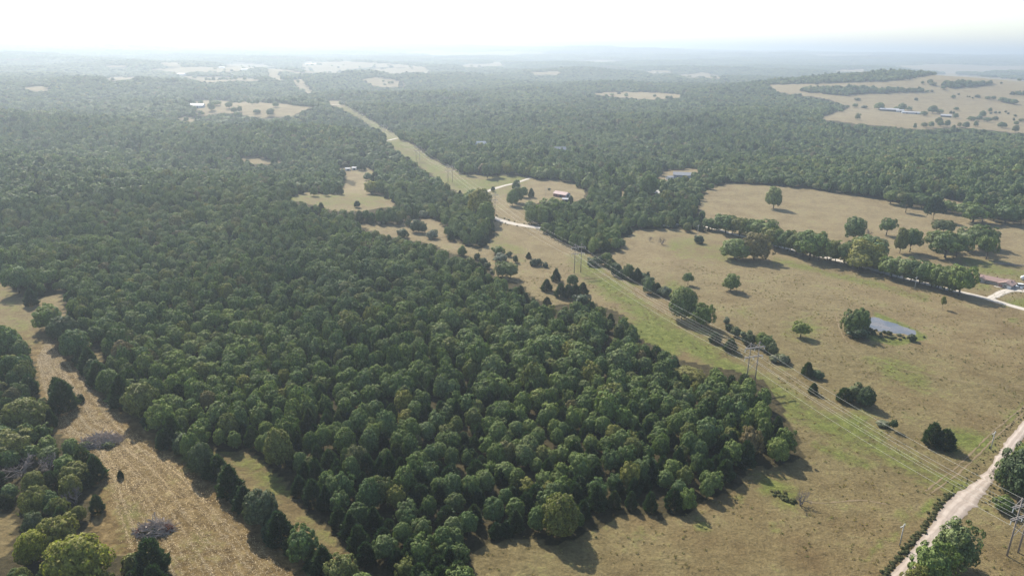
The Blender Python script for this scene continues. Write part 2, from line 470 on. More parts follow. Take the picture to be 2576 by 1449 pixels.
OPEN['yard_c'] = G4([(780, 460), (920, 425), (1200, 375), (1450, 400), (1460, 440), (1240, 465), (900, 540), (850, 620), (760, 740), (640, 800), (700, 720), (780, 640)])
OPEN['glade'] = G4([(150, 640), (240, 700), (300, 860), (340, 900), (220, 930), (200, 760)])
OPEN['hills'] = [(1933, 214), (1990, 212), (2060, 210), (2140, 207), (2238, 204), (2290, 198), (2338, 189), (2388, 186), (2438, 190), (2513, 196), (2576, 202), (2760, 210), (2760, 345),
    (2576, 335), (2510, 330), (2440, 322), (2380, 322), (2313, 326), (2230, 318), (2138, 309), (2058, 298), (2080, 290), (2140, 268), (2100, 255), (2040, 243), (1980, 236), (1950, 228)]
OPEN['glade2'] = [(1483, 236), (1530, 231), (1600, 230), (1700, 236), (1740, 240), (1690, 247), (1640, 252), (1600, 248), (1520, 242)]
OPEN['strip_r'] = B8([(1640, 535), (1720, 532), (1850, 548), (1740, 545)])
OPEN['barnfield'] = FL([(640, 680), (900, 675), (1080, 685), (1400, 700), (1730, 715), (2000, 750), (2200, 775), (2050, 785), (1960, 830), (1900, 860), (1700, 880), (1500, 890),
    (1350, 870), (1200, 850), (1100, 830), (1000, 830), (900, 850), (800, 870), (745, 850), (740, 790), (700, 770), (690, 720)])
OPEN['f2'] = FL([(440, 880), (720, 890), (710, 940), (590, 950), (540, 920)])
OPEN['f3'] = FL([(570, 385), (900, 390), (1480, 412), (1480, 442), (1300, 447), (1200, 440), (1030, 450), (900, 465), (760, 457), (720, 432), (600, 412)])
OPEN['f4'] = FL([(480, 350), (600, 320), (680, 270), (1000, 275), (1330, 280), (1390, 295), (1200, 325), (950, 342), (680, 322), (580, 330), (570, 387), (500, 372)])
OPEN['f5'] = FL([(1590, 300), (1700, 290), (1850, 310), (2000, 345), (2150, 362), (1990, 370), (1800, 318), (1710, 330), (1720, 392), (1860, 422), (1660, 432), (1590, 380)])
OPEN['corridor_far'] = FL([(1870, 420), (2010, 420), (2050, 480), (2110, 550), (2150, 600), (2060, 592), (1980, 560), (1920, 490)])
OPEN['f7'] = FL([(2300, 680), (2430, 680), (2480, 720), (2480, 740), (2350, 745), (2320, 712)])
OPEN['f8'] = FL([(280, 215), (540, 225), (520, 272), (350, 267)])
OPEN['f9'] = FL([(2000, 240), (2484, 250), (2484, 350), (2300, 350), (2200, 330), (2000, 275)])
OPEN['f10'] = B7([(1510, 175), (1750, 170), (2000, 185), (2140, 200), (2150, 240), (2080, 202), (1850, 202), (1700, 218), (1560, 236), (1520, 210)])
OPEN['f11'] = B7([(1810, 260), (1900, 250), (2030, 275), (2035, 302), (1930, 302), (1860, 290)])
OPEN['f12'] = B7([(530, 190), (640, 195), (640, 206), (540, 204)])
OPEN['far_strip'] = D6([(1000, 62), (1250, 95), (1900, 192), (2576, 290), (2900, 330), (2900, 365), (2576, 325), (1900, 250), (1400, 165), (1050, 108)])
OPEN['f13'] = B8([(920, 228), (960, 226), (1050, 250), (1040, 262), (960, 250)])
for k_, poly_ in enumerate([[(380, 174), (470, 169), (525, 177), (450, 184)], [(560, 162), (660, 159), (705, 167), (600, 172)], [(930, 174), (1040, 169), (1095, 179), (980, 186)], [(1150, 162), (1260, 159), (1285, 165), (1170, 170)],
        [(1700, 187), (1770, 183), (1805, 190), (1730, 196)], [(50, 221), (110, 216), (128, 225), (80, 230)], [(1620, 179), (1680, 176), (1692, 182), (1640, 186)], [(2080, 178), (2180, 173), (2205, 179), (2110, 184)],
        [(250, 196), (330, 192), (345, 199), (280, 203)], [(1330, 182), (1400, 179), (1420, 185), (1350, 189)]]):
    OPEN['haze_field%d' % k_] = poly_
PALE_EXTRA = tuple('haze_field%d' % k_ for k_ in range(10))
WOODS_IN = [ [(2015, 224), (2130, 222), (2345, 231), (2340, 233), (2230, 234), (2170, 236), (2120, 241), (2050, 233), (2015, 231)],
    [(2368, 213), (2500, 210), (2500, 213), (2440, 219), (2390, 221), (2370, 218)],
    [(2545, 235), (2700, 235), (2700, 240), (2545, 239)] ]
PALE = ('hills', 'glade2', 'barnfield', 'f2', 'f3', 'f4', 'f5', 'f7', 'f8', 'f9', 'f10', 'f11', 'f12', 'f13', 'strip_r', 'corridor_far')

# raster of open land over the survey frame (with a margin), used to decide where woods grow
S = 0.5; MX0, MY0, MX1, MY1 = -200, 90, 2800, 1640
gx, gy = np.meshgrid(np.arange(MX0, MX1, 1 / S), np.arange(MY0, MY1, 1 / S))
open_mask = np.zeros(gx.shape, bool); pale_mask = np.zeros(gx.shape, bool); hay_mask = np.zeros(gx.shape, bool)
for k, poly in OPEN.items():
    q = in_poly(gx, gy, poly)
    open_mask |= q
    if k in PALE or k in PALE_EXTRA: pale_mask |= q
    if k == 'hay': hay_mask |= q
woods_mask = np.zeros(gx.shape, bool)
for poly in WOODS_IN:
    q = in_poly(gx, gy, poly); open_mask &= ~q; woods_mask |= q

def look(mask, px, py):
    i = np.clip(((np.asarray(px) - MX0) * S).astype(int), 0, mask.shape[1] - 1)
    j = np.clip(((np.asarray(py) - MY0) * S).astype(int), 0, mask.shape[0] - 1)
    return mask[j, i]

# ------------------------------------------------------------------ ground
def axis_lines(lo_f, hi_f, step, lim_lo, lim_hi, grow):
    a = list(np.arange(lo_f, hi_f, step))
    s = step
    while a[-1] < lim_hi: s *= grow; a.append(a[-1] + s)
    s = step
    while a[0] > lim_lo: s *= grow; a.insert(0, a[0] - s)
    return np.array(a)
xs = axis_lines(-150, 290, 2.2, -24000, 24000, 1.022)
ys = axis_lines(120, 460, 2.2, -600, 24000, 1.015)
X, Y = np.meshgrid(xs, ys)
Z = terrain(X, Y)
pondD = crop(8.587, 2440, 880, [(850, 470), (890, 415), (1020, 392), (1120, 405), (1250, 470), (1400, 515), (1600, 570), (1750, 635), (1950, 700), (2100, 750), (2160, 830), (2140, 880),
    (1950, 890), (1800, 850), (1600, 845), (1450, 830), (1250, 800), (1100, 770), (980, 720), (880, 680), (830, 600)])
POND = [at(*q)[:2] for q in pondD]
inp = in_poly(X, Y, POND)
dp = seg_dist(X, Y, POND + POND[:1])
Z = np.where(inp, Z - np.clip(dp * 0.12, 0, 0.7), Z)
PX, PY, DEP = project(X, Y, Z)
infront = (Y > 60)
op = look(open_mask, PX, PY) & infront | ~infront
far = np.hypot(X, Y) > 4200
fn = np.sin(X / 610 + 2) + np.sin(Y / 900 + X / 1500) + np.sin((X - Y) / 470)
op = np.where(far, op | (fn > 1.25), op)
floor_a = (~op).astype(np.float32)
pale_a = (look(pale_mask, PX, PY) & infront).astype(np.float32) * 0.9
pale_a = np.where(far & (fn > 1.25), 0.4, pale_a) * (1 - 0.6 * sstep(1800, 3500, np.hypot(X, Y)))
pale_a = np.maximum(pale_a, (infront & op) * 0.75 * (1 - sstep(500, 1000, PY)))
pale_a = np.maximum(pale_a, np.where(seg_dist(X, Y, POND + POND[:1]) < 1.6, 0.9, 0))
hay_a = (look(hay_mask, PX, PY) & infront).astype(np.float32)
# the narrow strip beyond the hedge is unmown grass
HEDGE_LINE = [(60, 770), (120, 830), (190, 905), (260, 985), (330, 1060), (430, 1125), (520, 1215), (600, 1285), (690, 1365), (780, 1440), (900, 1560)]
side = np.interp(PY, [p_[1] for p_ in HEDGE_LINE], [p_[0] for p_ in HEDGE_LINE])
hay_a = np.where(PX > side + 10, 0, hay_a) * sstep(800, 900, PY)
green = np.zeros(X.shape)
def stroke(pts, w, s):
    global green
    d = seg_dist(PX, PY, pts)
    green = np.maximum(green, s * np.clip(1.25 - d / w, 0, 1))
stroke([(1460, 660), (1560, 740), (1650, 810), (1760, 880), (1900, 965), (2060, 1060), (2200, 1130), (2330, 1195), (2430, 1235)], 34, 0.68)
stroke([(1620, 840), (1680, 860)], 60, 0.9)
stroke([(1690, 720), (1800, 880)], 30, 0.5)
stroke([(2240, 925), (2310, 955)], 42, 0.62)
stroke([(2400, 1105), (2470, 1115)], 36, 0.85)
stroke([(2150, 1055), (2170, 1060)], 26, 0.55)
stroke([(2090, 1055), (2220, 1110)], 22, 0.6)
stroke([(1930, 1220), (1990, 1250)], 36, 0.65)
stroke([(2050, 1120), (2180, 1170)], 16, 0.6)
stroke([(1700, 620), (1830, 640)], 34, 0.45)
stroke([(1950, 655), (2200, 715), (2330, 750)], 12, 0.55)
stroke([(1990, 830), (2040, 820)], 40, 0.35)
stroke([(2200, 790), (2290, 830), (2322, 848), (2250, 862), (2180, 845)], 9, 1.0)
stroke([(2430, 660), (2576, 690)], 22, 0.55)
stroke([(2576, 760), (2530, 765)], 16, 0.6)
stroke([(2450, 715), (2480, 725)], 16, 0.4)
stroke([(1330, 525), (1345, 545)], 20, 0.8)
stroke([(1240, 600), (1300, 640)], 30, 0.35)
stroke([(880, 285), (960, 335), (1040, 395), (1130, 450), (1190, 470), (1300, 450)], 40, 0.55)
stroke([(720, 505), (960, 505)], 25, 0.45)
stroke([(560, 1140), (640, 1170), (720, 1240)], 40, 0.55)
stroke([(720, 1240), (830, 1360), (900, 1449)], 35, 0.3)
stroke([(430, 1115), (520, 1190)], 16, 0.6)
stroke([(330, 1300), (300, 1380)], 40, 0.45)
stroke([(2180, 1400), (2400, 1220), (2576, 1010)], 10, 0.5)
stroke([(0, 720), (60, 830)], 40, 0.3)
for q in range(40):                       # loose small green patches over the pasture
    cx0, cy0 = rng.uniform(1500, 2560), rng.uniform(700, 1440)
    stroke([(cx0, cy0), (cx0 + rng.uniform(-30, 30), cy0 + rng.uniform(-10, 10))], rng.uniform(8, 26), rng.uniform(0.2, 0.5))
idx = np.arange(X.size).reshape(X.shape)
F = np.stack([idx[:-1, :-1], idx[:-1, 1:], idx[1:, 1:], idx[1:, :-1]], -1).reshape(-1, 4)
gm = mesh_np('ground', np.stack([X.ravel(), Y.ravel(), Z.ravel()], 1), F, [M_GROUND], smooth=True)
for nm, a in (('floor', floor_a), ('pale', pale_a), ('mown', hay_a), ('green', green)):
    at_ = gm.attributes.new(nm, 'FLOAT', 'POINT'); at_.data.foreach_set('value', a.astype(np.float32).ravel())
obj('ground', gm, kind='structure')

# pond
pv = [(x_, y_, -0.10) for x_, y_ in POND]
me = bpy.data.meshes.new('pond'); me.from_pydata(pv, [], [tuple(range(len(pv)))]); me.materials.append(M_WATER); me.update()
obj('pond', me, kind='structure')

# roads
def resample(pts, step):
    pts = [np.array(p_, float) for p_ in pts]
    # Catmull-Rom
    out = []
    for i in range(len(pts) - 1):
        p0, p1, p2, p3 = pts[max(i - 1, 0)], pts[i], pts[i + 1], pts[min(i + 2, len(pts) - 1)]
        n = max(2, int(np.linalg.norm(p2 - p1) / step))
        for t in np.linspace(0, 1, n, endpoint=False):
            out.append(0.5 * (2 * p1 + (p2 - p0) * t + (2 * p0 - 5 * p1 + 4 * p2 - p3) * t * t + (3 * p1 - p0 - 3 * p2 + p3) * t ** 3))
    out.append(pts[-1])
    return np.array(out)

def ribbon(name, L, R, mat, z=0.06, crown=0.10, jit=0.25):
    n = len(L); K = 9
    V = []; A = []
    for i in range(n):
        jl, jr = rng.normal(0, jit), rng.normal(0, jit)
        d = (R[i] - L[i]); d = d / (np.linalg.norm(d) + 1e-9)
        a, b = L[i] + d * jl, R[i] + d * jr
        for k in range(K):
            t = k / (K - 1); q = a + (b - a) * t
            V.append((q[0], q[1], float(terrain(q[0], q[1])) + z + crown * (1 - (2 * t - 1) ** 2) - (min(0.05, z * 0.5) if k in (0, K - 1) else 0))); A.append(t)
    I = np.arange(n * K).reshape(n, K)
    F = np.stack([I[:-1, :-1], I[:-1, 1:], I[1:, 1:], I[1:, :-1]], -1).reshape(-1, 4)
    me = mesh_np(name, V, F, [mat], smooth=True)
    q = me.attributes.new('across', 'FLOAT', 'POINT'); q.data.foreach_set('value', np.array(A, np.float32))
    return obj(name, me, kind='structure')

def ribbon_center(name, pts, width, mat, z=0.06, jit=0.2, step=3.0):
    c = resample([at(*q)[:2] for q in pts], step)
    t = np.gradient(c, axis=0); t /= np.linalg.norm(t, axis=1)[:, None] + 1e-9
    nrm = np.stack([t[:, 1], -t[:, 0]], 1)
    w = np.interp(np.linspace(0, 1, len(c)), np.linspace(0, 1, len(width)), width)[:, None] if hasattr(width, '__len__') else width
    return ribbon(name, c - nrm * w / 2, c + nrm * w / 2, mat, z, 0.0 if name == 'cattle_trail' else 0.10, jit), c

Lp = R1([(60, 1560), (140, 1460), (290, 1290), (400, 1150), (490, 1040), (590, 890), (700, 775), (880, 655), (960, 580), (1040, 470), (1130, 330), (1286, 140), (1400, 0), (1560, -200)])
Rp = R1([(260, 1560), (335, 1460), (480, 1290), (590, 1150), (690, 1045), (800, 935), (890, 850), (1000, 690), (1060, 610), (1120, 490), (1210, 390), (1330, 230), (1450, 70), (1610, -130)])
Lw = resample([at(*q)[:2] for q in Lp], 2.0)
Rw0 = np.array([at(*q)[:2] for q in Rp])
Rw = resample(Rw0, 2.0)
def nres(a, n):
    s = np.concatenate([[0], np.cumsum(np.linalg.norm(np.diff(a, axis=0), axis=1))]); t = np.linspace(0, s[-1], n)
    return np.stack([np.interp(t, s, a[:, k]) for k in range(2)], 1)
ribbon('gravel_road', nres(Lw, 110), nres(Rw, 110), M_GRAVEL, 0.08, 0.14, 0.22)
ROAD_L = nres(Lw, 110)
ROAD_R = nres(Rw, 110)
FARM = [(2760, 828), (2660, 800), (2576, 778), (2520, 762), (2480, 750), (2430, 738), (2380, 727), (2300, 706), (2220, 686), (2144, 664), (2060, 644), (1980, 625), (1900, 604), (1813, 580),
    (1742, 561), (1678, 547), (1600, 546), (1500, 558), (1420, 569), (1375, 574), (1340, 571), (1290, 563), (1255, 553), (1228, 543), (1205, 535)]
LANE = [(1176, 500), (1188, 496), (1220, 484), (1260, 470), (1300, 460), (1334, 448)]
_, FARMC = ribbon_center('farm_road', FARM, [5, 5, 5, 5, 5, 5, 5.5, 6.5, 7, 6.5], M_GRAVEL2, 0.06, 0.15)
_, LANEC = ribbon_center('gravel_lane', LANE, [4.5, 4.5, 4], M_GRAVEL2, 0.06, 0.2)
ribbon_center('driveway', [(2487, 753), (2508, 743), (2528, 733), (2548, 730), (2575, 732), (2640, 738)], [4, 4.5, 5, 6.5, 8], M_GRAVEL2, 0.12, 0.15, 1.5)
ribbon_center('dirt_track', K5([(1120, 642), (1220, 637), (1350, 618), (1485, 588)]), 4, M_GRAVEL2, 0.12)
ribbon_center('far_dirt_track', FL([(2330, 738), (2400, 736), (2500, 738)]), 9, M_GRAVEL2, 0.2)
ribbon_center('gravel_drive', G4([(740, 760), (800, 705), (880, 650), (930, 600), (960, 550)]), 4.5, M_TRACK, 0.12)

M_TRAIL = gravel_mat('worn_earth', (0.165, 0.125, 0.072), (0.21, 0.16, 0.095), False)
for pts_, wd_ in ((C3([(690, 1052), (760, 1055), (850, 1048), (960, 1040), (1100, 1060)]), 0.5), (C3([(1330, 1010), (1480, 900), (1600, 790), (1700, 690), (1841, 570)]), 0.45), (C3([(1310, 990), (1455, 880), (1570, 775), (1680, 665), (1841, 535)]), 0.45),
        (C3([(820, 30), (900, 200), (1180, 330), (1500, 400), (1841, 430)]), 0.4), (D6([(300, 680), (640, 590), (900, 545), (1180, 530), (1560, 520)]), 0.7), (C5([(1400, 700), (1560, 800), (1800, 900), (2050, 1060), (2300, 1240)]), 0.7)):
    ribbon_center('cattle_trail', pts_, wd_, M_TRAIL, 0.05, 0.12, 1.5)

# ------------------------------------------------------------------ tree prototypes (unit width, unit height)
def leaves(P, Nn, size, rg, spiky=False, aspect=1.0):
    """a bent leaf-clump face at every point"""
    n = len(P)
    rnd = rg.normal(size=(n, 3)); rnd /= np.linalg.norm(rnd, axis=1)[:, None]
    a = np.cross(Nn, rnd); a /= np.linalg.norm(a, axis=1)[:, None] + 1e-9
    b = np.cross(Nn, a)
    s = (size * rg.uniform(0.65, 1.35, n))[:, None]
    if spiky:
        V = np.stack([P - a * s * 0.33, P + a * s * 0.33, P + Nn * s * 1.3 + b * s * 0.3], 1)
        F = np.arange(n * 3).reshape(n, 3)
    else:
        V = np.stack([P - a * s * 0.6, P - b * s * 0.42 * aspect - Nn * s * 0.12, P + a * s * 0.6, P + b * s * 0.42 * aspect - Nn * s * 0.12], 1)
        F = np.arange(n * 4).reshape(n, 4)
    return V.reshape(-1, 3), F

def sphere_pts(n, rg):
    v = rg.normal(size=(n, 3)); return v / np.linalg.norm(v, axis=1)[:, None]

def broad_crown(rg, n, size, z0=0.14, lobes=26, lobe_r=(0.13, 0.2), irregular=0.08, egg=0.38):
    """egg-shaped dome of overlapping leafy lobes around a closed core"""
    cz = z0 + (1 - z0) * egg
    up_, dn = 1 - cz, cz - z0
    def egg_pt(d, k):
        return np.stack([d[:, 0] * 0.5 * k, d[:, 1] * 0.5 * k, cz + d[:, 2] * np.where(d[:, 2] > 0, up_, dn) * k], 1)
    # lobe centres evenly spread over the dome
    i = np.arange(lobes) + 0.5
    zc = 1 - 1.55 * i / lobes; az = i * 2.39996 + rg.uniform(0, 6)
    rr = np.sqrt(np.clip(1 - zc ** 2, 0, 1))
    D = np.stack([rr * np.cos(az), rr * np.sin(az), zc], 1) + rg.normal(0, 0.13, (lobes, 3)); D /= np.linalg.norm(D, axis=1)[:, None]
    lr = rg.uniform(*lobe_r, lobes)
    wob = 1 + rg.normal(0, irregular, lobes)
    C = egg_pt(D, ((0.5 - lr * 0.85) / 0.5 * wob)[:, None][:, 0])
    m_ = n * 3
    pk = rg.choice(lobes, m_, p=lr ** 2 / (lr ** 2).sum())
    d = sphere_pts(m_, rg)
    P = C[pk] + d * (lr[pk] * rg.uniform(0.82, 1.05, m_))[:, None]
    out = (d * D[pk]).sum(1) > -0.25
    inside = np.zeros(m_, bool)
    for c_, r_ in zip(C, lr): inside |= np.linalg.norm(P - c_, axis=1) < r_ * 0.78
    keep = out & ~inside & (P[:, 2] > z0 * 0.7)
    P, d, e = P[keep][:n], d[keep][:n], D[pk][keep][:n]
    nn = d * 0.66 + e * 0.55 + np.array([0, 0, 0.05]) + rg.normal(0, 0.34, P.shape); nn /= np.linalg.norm(nn, axis=1)[:, None]
    # core: oversized leaf faces added inside to block light leaking through the crown
    q = max(40, n // 8)
    dc = sphere_pts(q, rg); Pc = egg_pt(dc, np.full(q, 0.72))
    P = np.concatenate([P, Pc]); nn = np.concatenate([nn, dc])
    P[:, 2] = np.clip(P[:, 2], 0.02, 1.0)
    V, F = leaves(P, nn, size, rg)
    nl = len(P) - q
    Vr = V.reshape(-1, 4, 3); Vr[nl:] = P[nl:, None] + (Vr[nl:] - P[nl:, None]) * 2.6
    return Vr.reshape(-1, 3), F

def cedar_crown(rg, n, size, z0=0.03, fat=0.75, bumps=18):
    t = rg.beta(1.0, 1.55, n)
    az = rg.uniform(0, 2 * math.pi, n)
    prof = 0.5 * (1 - t) ** fat * (0.72 + 0.28 * np.clip(t * 5, 0, 1))
    lump = 1 + 0.14 * np.sin(az * 3 + t * 9 + rg.uniform(0, 6)) + 0.12 * np.sin(az * 5 - t * 14 + rg.uniform(0, 6)) + 0.09 * np.sin(az * 9 + t * 31)
    r = prof * lump * rg.uniform(0.72, 1.04, n)
    P = np.stack([r * np.cos(az), r * np.sin(az), z0 + (0.97 - z0) * t], 1)
    nn = np.stack([np.cos(az), np.sin(az), np.full(n, 0.75)], 1) + rg.normal(0, 0.3, (n, 3))
    nn /= np.linalg.norm(nn, axis=1)[:, None]
    return leaves(P, nn, size, rg, spiky=True)

def pine_crown(rg, n, size, z0=0.42):
    pads = []
    for k in range(16):
        t = (k + rg.uniform(0, 1)) / 16; a = k * 2.4 + rg.uniform(-0.4, 0.4)
        rr = (0.36 * (1 - t) ** 0.6 + 0.05)
        pads.append((rr * math.cos(a), rr * math.sin(a), z0 + (0.93 - z0) * t, 0.16 * (1 - 0.4 * t)))
    L = np.array(pads)
    pk = rg.integers(0, len(L), n); d = sphere_pts(n, rg)
    P = L[pk, :3] + d * L[pk, 3:4] * np.array([1, 1, 0.38])
    nn = d + np.array([0, 0, 0.7]) + rg.normal(0, 0.4, P.shape); nn /= np.linalg.norm(nn, axis=1)[:, None]
    return leaves(P, nn, size, rg, spiky=True)

def trunk_mb(rg, r=0.035, h=0.75, limbs=4, spread=0.28, z_split=0.3):
    mb = MB()
    bend = [(rg.uniform(-.02, .02), rg.uniform(-.02, .02)) for _ in range(3)]
    mb.tube([(0, 0, -0.06), (bend[0][0], bend[0][1], z_split * 0.5), (bend[1][0], bend[1][1], z_split), (bend[2][0], bend[2][1], h)], [r * 1.35, r, r * 0.85, r * 0.25], 7)
    for k in range(limbs):
        a = 2 * math.pi * k / max(limbs, 1) + rg.uniform(-0.5, 0.5); s = spread * rg.uniform(0.7, 1.1)
        z1 = z_split * rg.uniform(0.85, 1.15)
        mb.tube([(bend[1][0], bend[1][1], z1), (0.5 * s * math.cos(a), 0.5 * s * math.sin(a), z1 + 0.14), (s * math.cos(a), s * math.sin(a), z1 + 0.32)], [r * 0.55, r * 0.4, r * 0.15], 5)
    return mb

def seedr(k): return np.random.default_rng(1000 + k)
PROTO = {}
def add_proto(kind, crown, mat, trunk):
    V, F = crown
    cm = mesh_np(kind + '_crown', V, F, [mat])
    tm = trunk.mesh(kind + '_trunk', M_BARK, True)
    PROTO.setdefault(kind, []).append((cm, tm))
for k in range(6):
    r_ = seedr(k); add_proto('round', broad_crown(r_, 4200, 0.048, 0.08, int(r_.integers(50, 84)), (0.065, 0.13), irregular=[0.06, 0.16, 0.08, 0.19, 0.07, 0.12][k], egg=r_.uniform(0.34, 0.46)), M_LEAF, trunk_mb(r_, 0.028, 0.7, 3, 0.25, 0.25))
for k in range(4):
    r_ = seedr(20 + k); add_proto('oak', broad_crown(r_, 3600, 0.05, 0.25, int(r_.integers(30, 44)), (0.075, 0.17), irregular=0.21), M_LEAF, trunk_mb(r_, 0.034, 0.75, 5, 0.3, 0.26))
for k in range(2):
    r_ = seedr(30 + k); add_proto('tall', broad_crown(r_, 3400, 0.062, 0.10, 48, (0.09, 0.18), irregular=0.16), M_LEAF, trunk_mb(r_, 0.035, 0.8, 4, 0.22, 0.18))
for k in range(4):
    r_ = seedr(40 + k); add_proto('cedar', cedar_crown(r_, 3200, 0.075, 0.03, [0.62, 0.72, 0.85, 0.55][k]), M_CEDAR, trunk_mb(r_, 0.03, 0.8, 0))
for k in range(2):
    r_ = seedr(50 + k); add_proto('pine', pine_crown(r_, 2200, 0.08, [0.42, 0.3][k]), M_PINE, trunk_mb(r_, 0.03, 0.92, 5, 0.3, 0.5))
for k in range(3):
    r_ = seedr(60 + k); add_proto('shrub', broad_crown(r_, 1500, 0.09, 0.02, 16, (0.14, 0.22), irregular=0.2), M_SHRUB, trunk_mb(r_, 0.03, 0.5, 3, 0.25, 0.1))
for k in range(2):
    r_ = seedr(70 + k); add_proto('young', broad_crown(r_, 900, 0.085, 0.35, 12, (0.14, 0.2), irregular=0.2), M_LEAF, trunk_mb(r_, 0.022, 0.75, 3, 0.25, 0.36))

def bare_mb(rg, levels=4, thick=0.03):
    mb = MB()
    def grow(p, d, L, r, lv):
        q = p + d * L
        mid = p + d * L * 0.5 + Vector(rg.normal(0, 0.04, 3)) * L
        mb.tube([p, mid, q], [r, r * 0.85, r * 0.6], 4, False)
        if lv == 0: return
        for k in range(3 if lv > 1 else 4):
            a = Vector(rg.normal(0, 1, 3)); nd = (d * 0.75 + a * 0.42 + Vector((0, 0, 0.12))).normalized()
            grow(p + d * L * rg.uniform(0.55, 1.0), nd, L * rg.uniform(0.55, 0.8), r * 0.55, lv - 1)
    for k in range(3):
        a = k * 2.1 + rg.uniform(-.4, .4)
        grow(Vector((0, 0, -0.02)), Vector((0.4 * math.cos(a), 0.4 * math.sin(a), 1)).normalized(), 0.34, thick, levels)
    return mb
BARE = [bare_mb(seedr(80 + k)).mesh('bare_branches', M_DEADTREE) for k in range(2)]

NAMES = {'round': ('broadleaf_tree', 'tree'), 'oak': ('broadleaf_tree', 'tree'), 'tall': ('broadleaf_tree', 'tree'), 'cedar': ('cedar_tree', 'cedar'), 'pine': ('pine_tree', 'pine'),
         'shrub': ('shrub', 'shrub'), 'young': ('young_tree', 'tree'), 'bare': ('bare_tree', 'bare tree')}
TREES = []   # world x, y, radius of every placed single tree, so the woods leave room
def place_tree(kind, x, y, z, w, h, label, group=None, mat=None, rz=None, var=None):
    nm, cat = NAMES[kind]
    rz = random.uniform(0, 6.28) if rz is None else rz
    e = obj(nm, None, None, (x, y, z), rz, (w, w * random.uniform(0.9, 1.08), h), label, cat, group)
    e.empty_display_size = 0.2
    if kind == 'bare':
        obj('branches', random.choice(BARE), e)
    else:
        k = random.randrange(len(PROTO[kind])) if var is None else var
        cm, tm = PROTO[kind][k]
        obj('trunk', tm, e)
        c = obj('crown', cm, e)
        if mat is not None:
            c.material_slots[0].link = 'OBJECT'; c.material_slots[0].material = mat
    TREES.append((x, y, w * 0.5))
    return e

def tree_px(kind, bx, by, w, h, label, group=None, mat=None, var=None):
    """base point and crown size measured in the survey frame"""
    x, y, z = at(bx, by)
    dep = y * math.cos(PITCH) - (z - CAM_H) * math.sin(PITCH)
    d = raydir(bx, by - h)
    zt = CAM_H + d[2] / d[1] * y
    wm = w * dep / FOC
    # the top edge seen from above belongs to the middle of a dome, lower it a little for wide crowns
    hm = max(0.8, (zt - z) * 0.97)
    return place_tree(kind, x, y, z, wm, hm, label, group, mat, None, var)

# ------------------------------------------------------------------ single trees in the fields
T = tree_px
T('tall', 1945, 525, 38, 56, 'tall narrow dark tree standing alone in the upper tan pasture')
T('pine', 2278, 535, 28, 43, 'small pine on a bare straight stem at the far side of the pasture', var=0)
T('pine', 2347, 554, 46, 62, 'tallest pine with open lower branches in the upper pasture', var=1)
T('oak', 2230, 592, 37, 44, 'small round tree with clear trunk right of the dead tree')
T('tall', 2147, 604, 50, 62, 'tall leafy tree just left of the dead tree in the pasture')
T('oak', 2288, 634, 46, 62, 'broad oak, right one of the pair with visible trunks')
T('tall', 2263, 637, 30, 66, 'slim greyish tree, left one of the pair with visible trunks')
for a in ((2377, 648, 84, 64, 'wide low oak at the front of the pasture grove'), (2404, 646, 56, 56, 'oak with dark crown right of the front oak in the grove'),
          (2480, 652, 48, 62, 'brownish open-crowned oak at the right front of the grove'), (2466, 622, 66, 55, 'dark tree at the right back of the grove'),
          (2432, 630, 66, 58, 'dense dark tree in the middle of the grove'), (2356, 628, 62, 50, 'green oak at the left side of the grove'), (2372, 588, 54, 36, 'round oak at the back of the grove below the tall pine'),
          (2447, 559, 78, 47, 'wide spreading oak along the far pasture fence'), (2470, 560, 44, 42, 'dark tree joined to the right of the spreading oak'),
          (2528, 563, 56, 48, 'round oak near the far fence, right of the spreading oak'), (2568, 563, 44, 44, 'oak at the right photo edge by the far fence')):
    T('oak', *a[:4], a[4], 'oaks in the upper pasture')
for k, (a, b, w, h) in enumerate([(2318, 524, 40, 34), (2345, 529, 34, 32), (2376, 534, 38, 30), (2402, 539, 30, 27), (2426, 544, 34, 32), (2498, 556, 34, 28), (2550, 563, 34, 30), (2290, 520, 34, 36), (2264, 516, 36, 36), (2240, 513, 34, 34)]):
    T('oak', a, b, w, h, 'hedge tree on the far fence line of the upper pasture', 'hedge on the far pasture fence')
T('bare', 2183, 595, 30, 27, 'leafless dead tree between two leafy trees in the upper pasture')
T('tall', 1838, 731, 38, 44, 'lone leafy tree in the middle of the lower pasture')
T('young', 1730, 717, 28, 30, 'small young tree on a thin trunk left in the lower pasture')
T('young', 2370, 777, 13, 33, 'slim sapling standing alone below the tree row')
T('oak', 2013, 848, 44, 38, 'small spreading tree left of the pond')
T('bare', 2013, 1270, 54, 52, 'leafless grey shrub on the open pasture near the road')
T('bare', 1665, 615, 28, 26, 'faint leafless tree in the pasture left of the tree row')
T('bare', 1635, 607, 16, 18, 'small faint leafless sapling left of the other bare tree')
T('shrub', 1758, 612, 26, 22, 'round bush beside a utility pole below the tree row')
T('round', 2142, 842, 50, 64, 'dark leafy tree on the left bank of the pond, left crown')
T('round', 2163, 832, 44, 58, 'dark leafy tree on the left bank of the pond, right crown')
T('shrub', 2158, 848, 60, 30, 'dark bush under the pond trees', mat=M_CEDAR)
for k, (a, b, w, h) in enumerate(crop(8.587, 2440, 880, [(1010, 860, 150, 130), (1090, 770, 60, 60), (920, 760, 130, 90), (1200, 860, 90, 70), (1290, 820, 110, 70), (1400, 850, 150, 90), (1190, 930, 110, 60),
        (1460, 960, 140, 70), (1340, 930, 110, 60), (1670, 890, 130, 50), (1680, 990, 100, 50), (1780, 950, 90, 50), (1560, 950, 100, 40), (2290, 940, 70, 50)])):
    T('shrub', a, b, w * 0.1, h * 0.1, 'low green bank shrub along the front edge of the pond', 'pond bank shrubs', M_WEED if k % 3 else M_SHRUB)
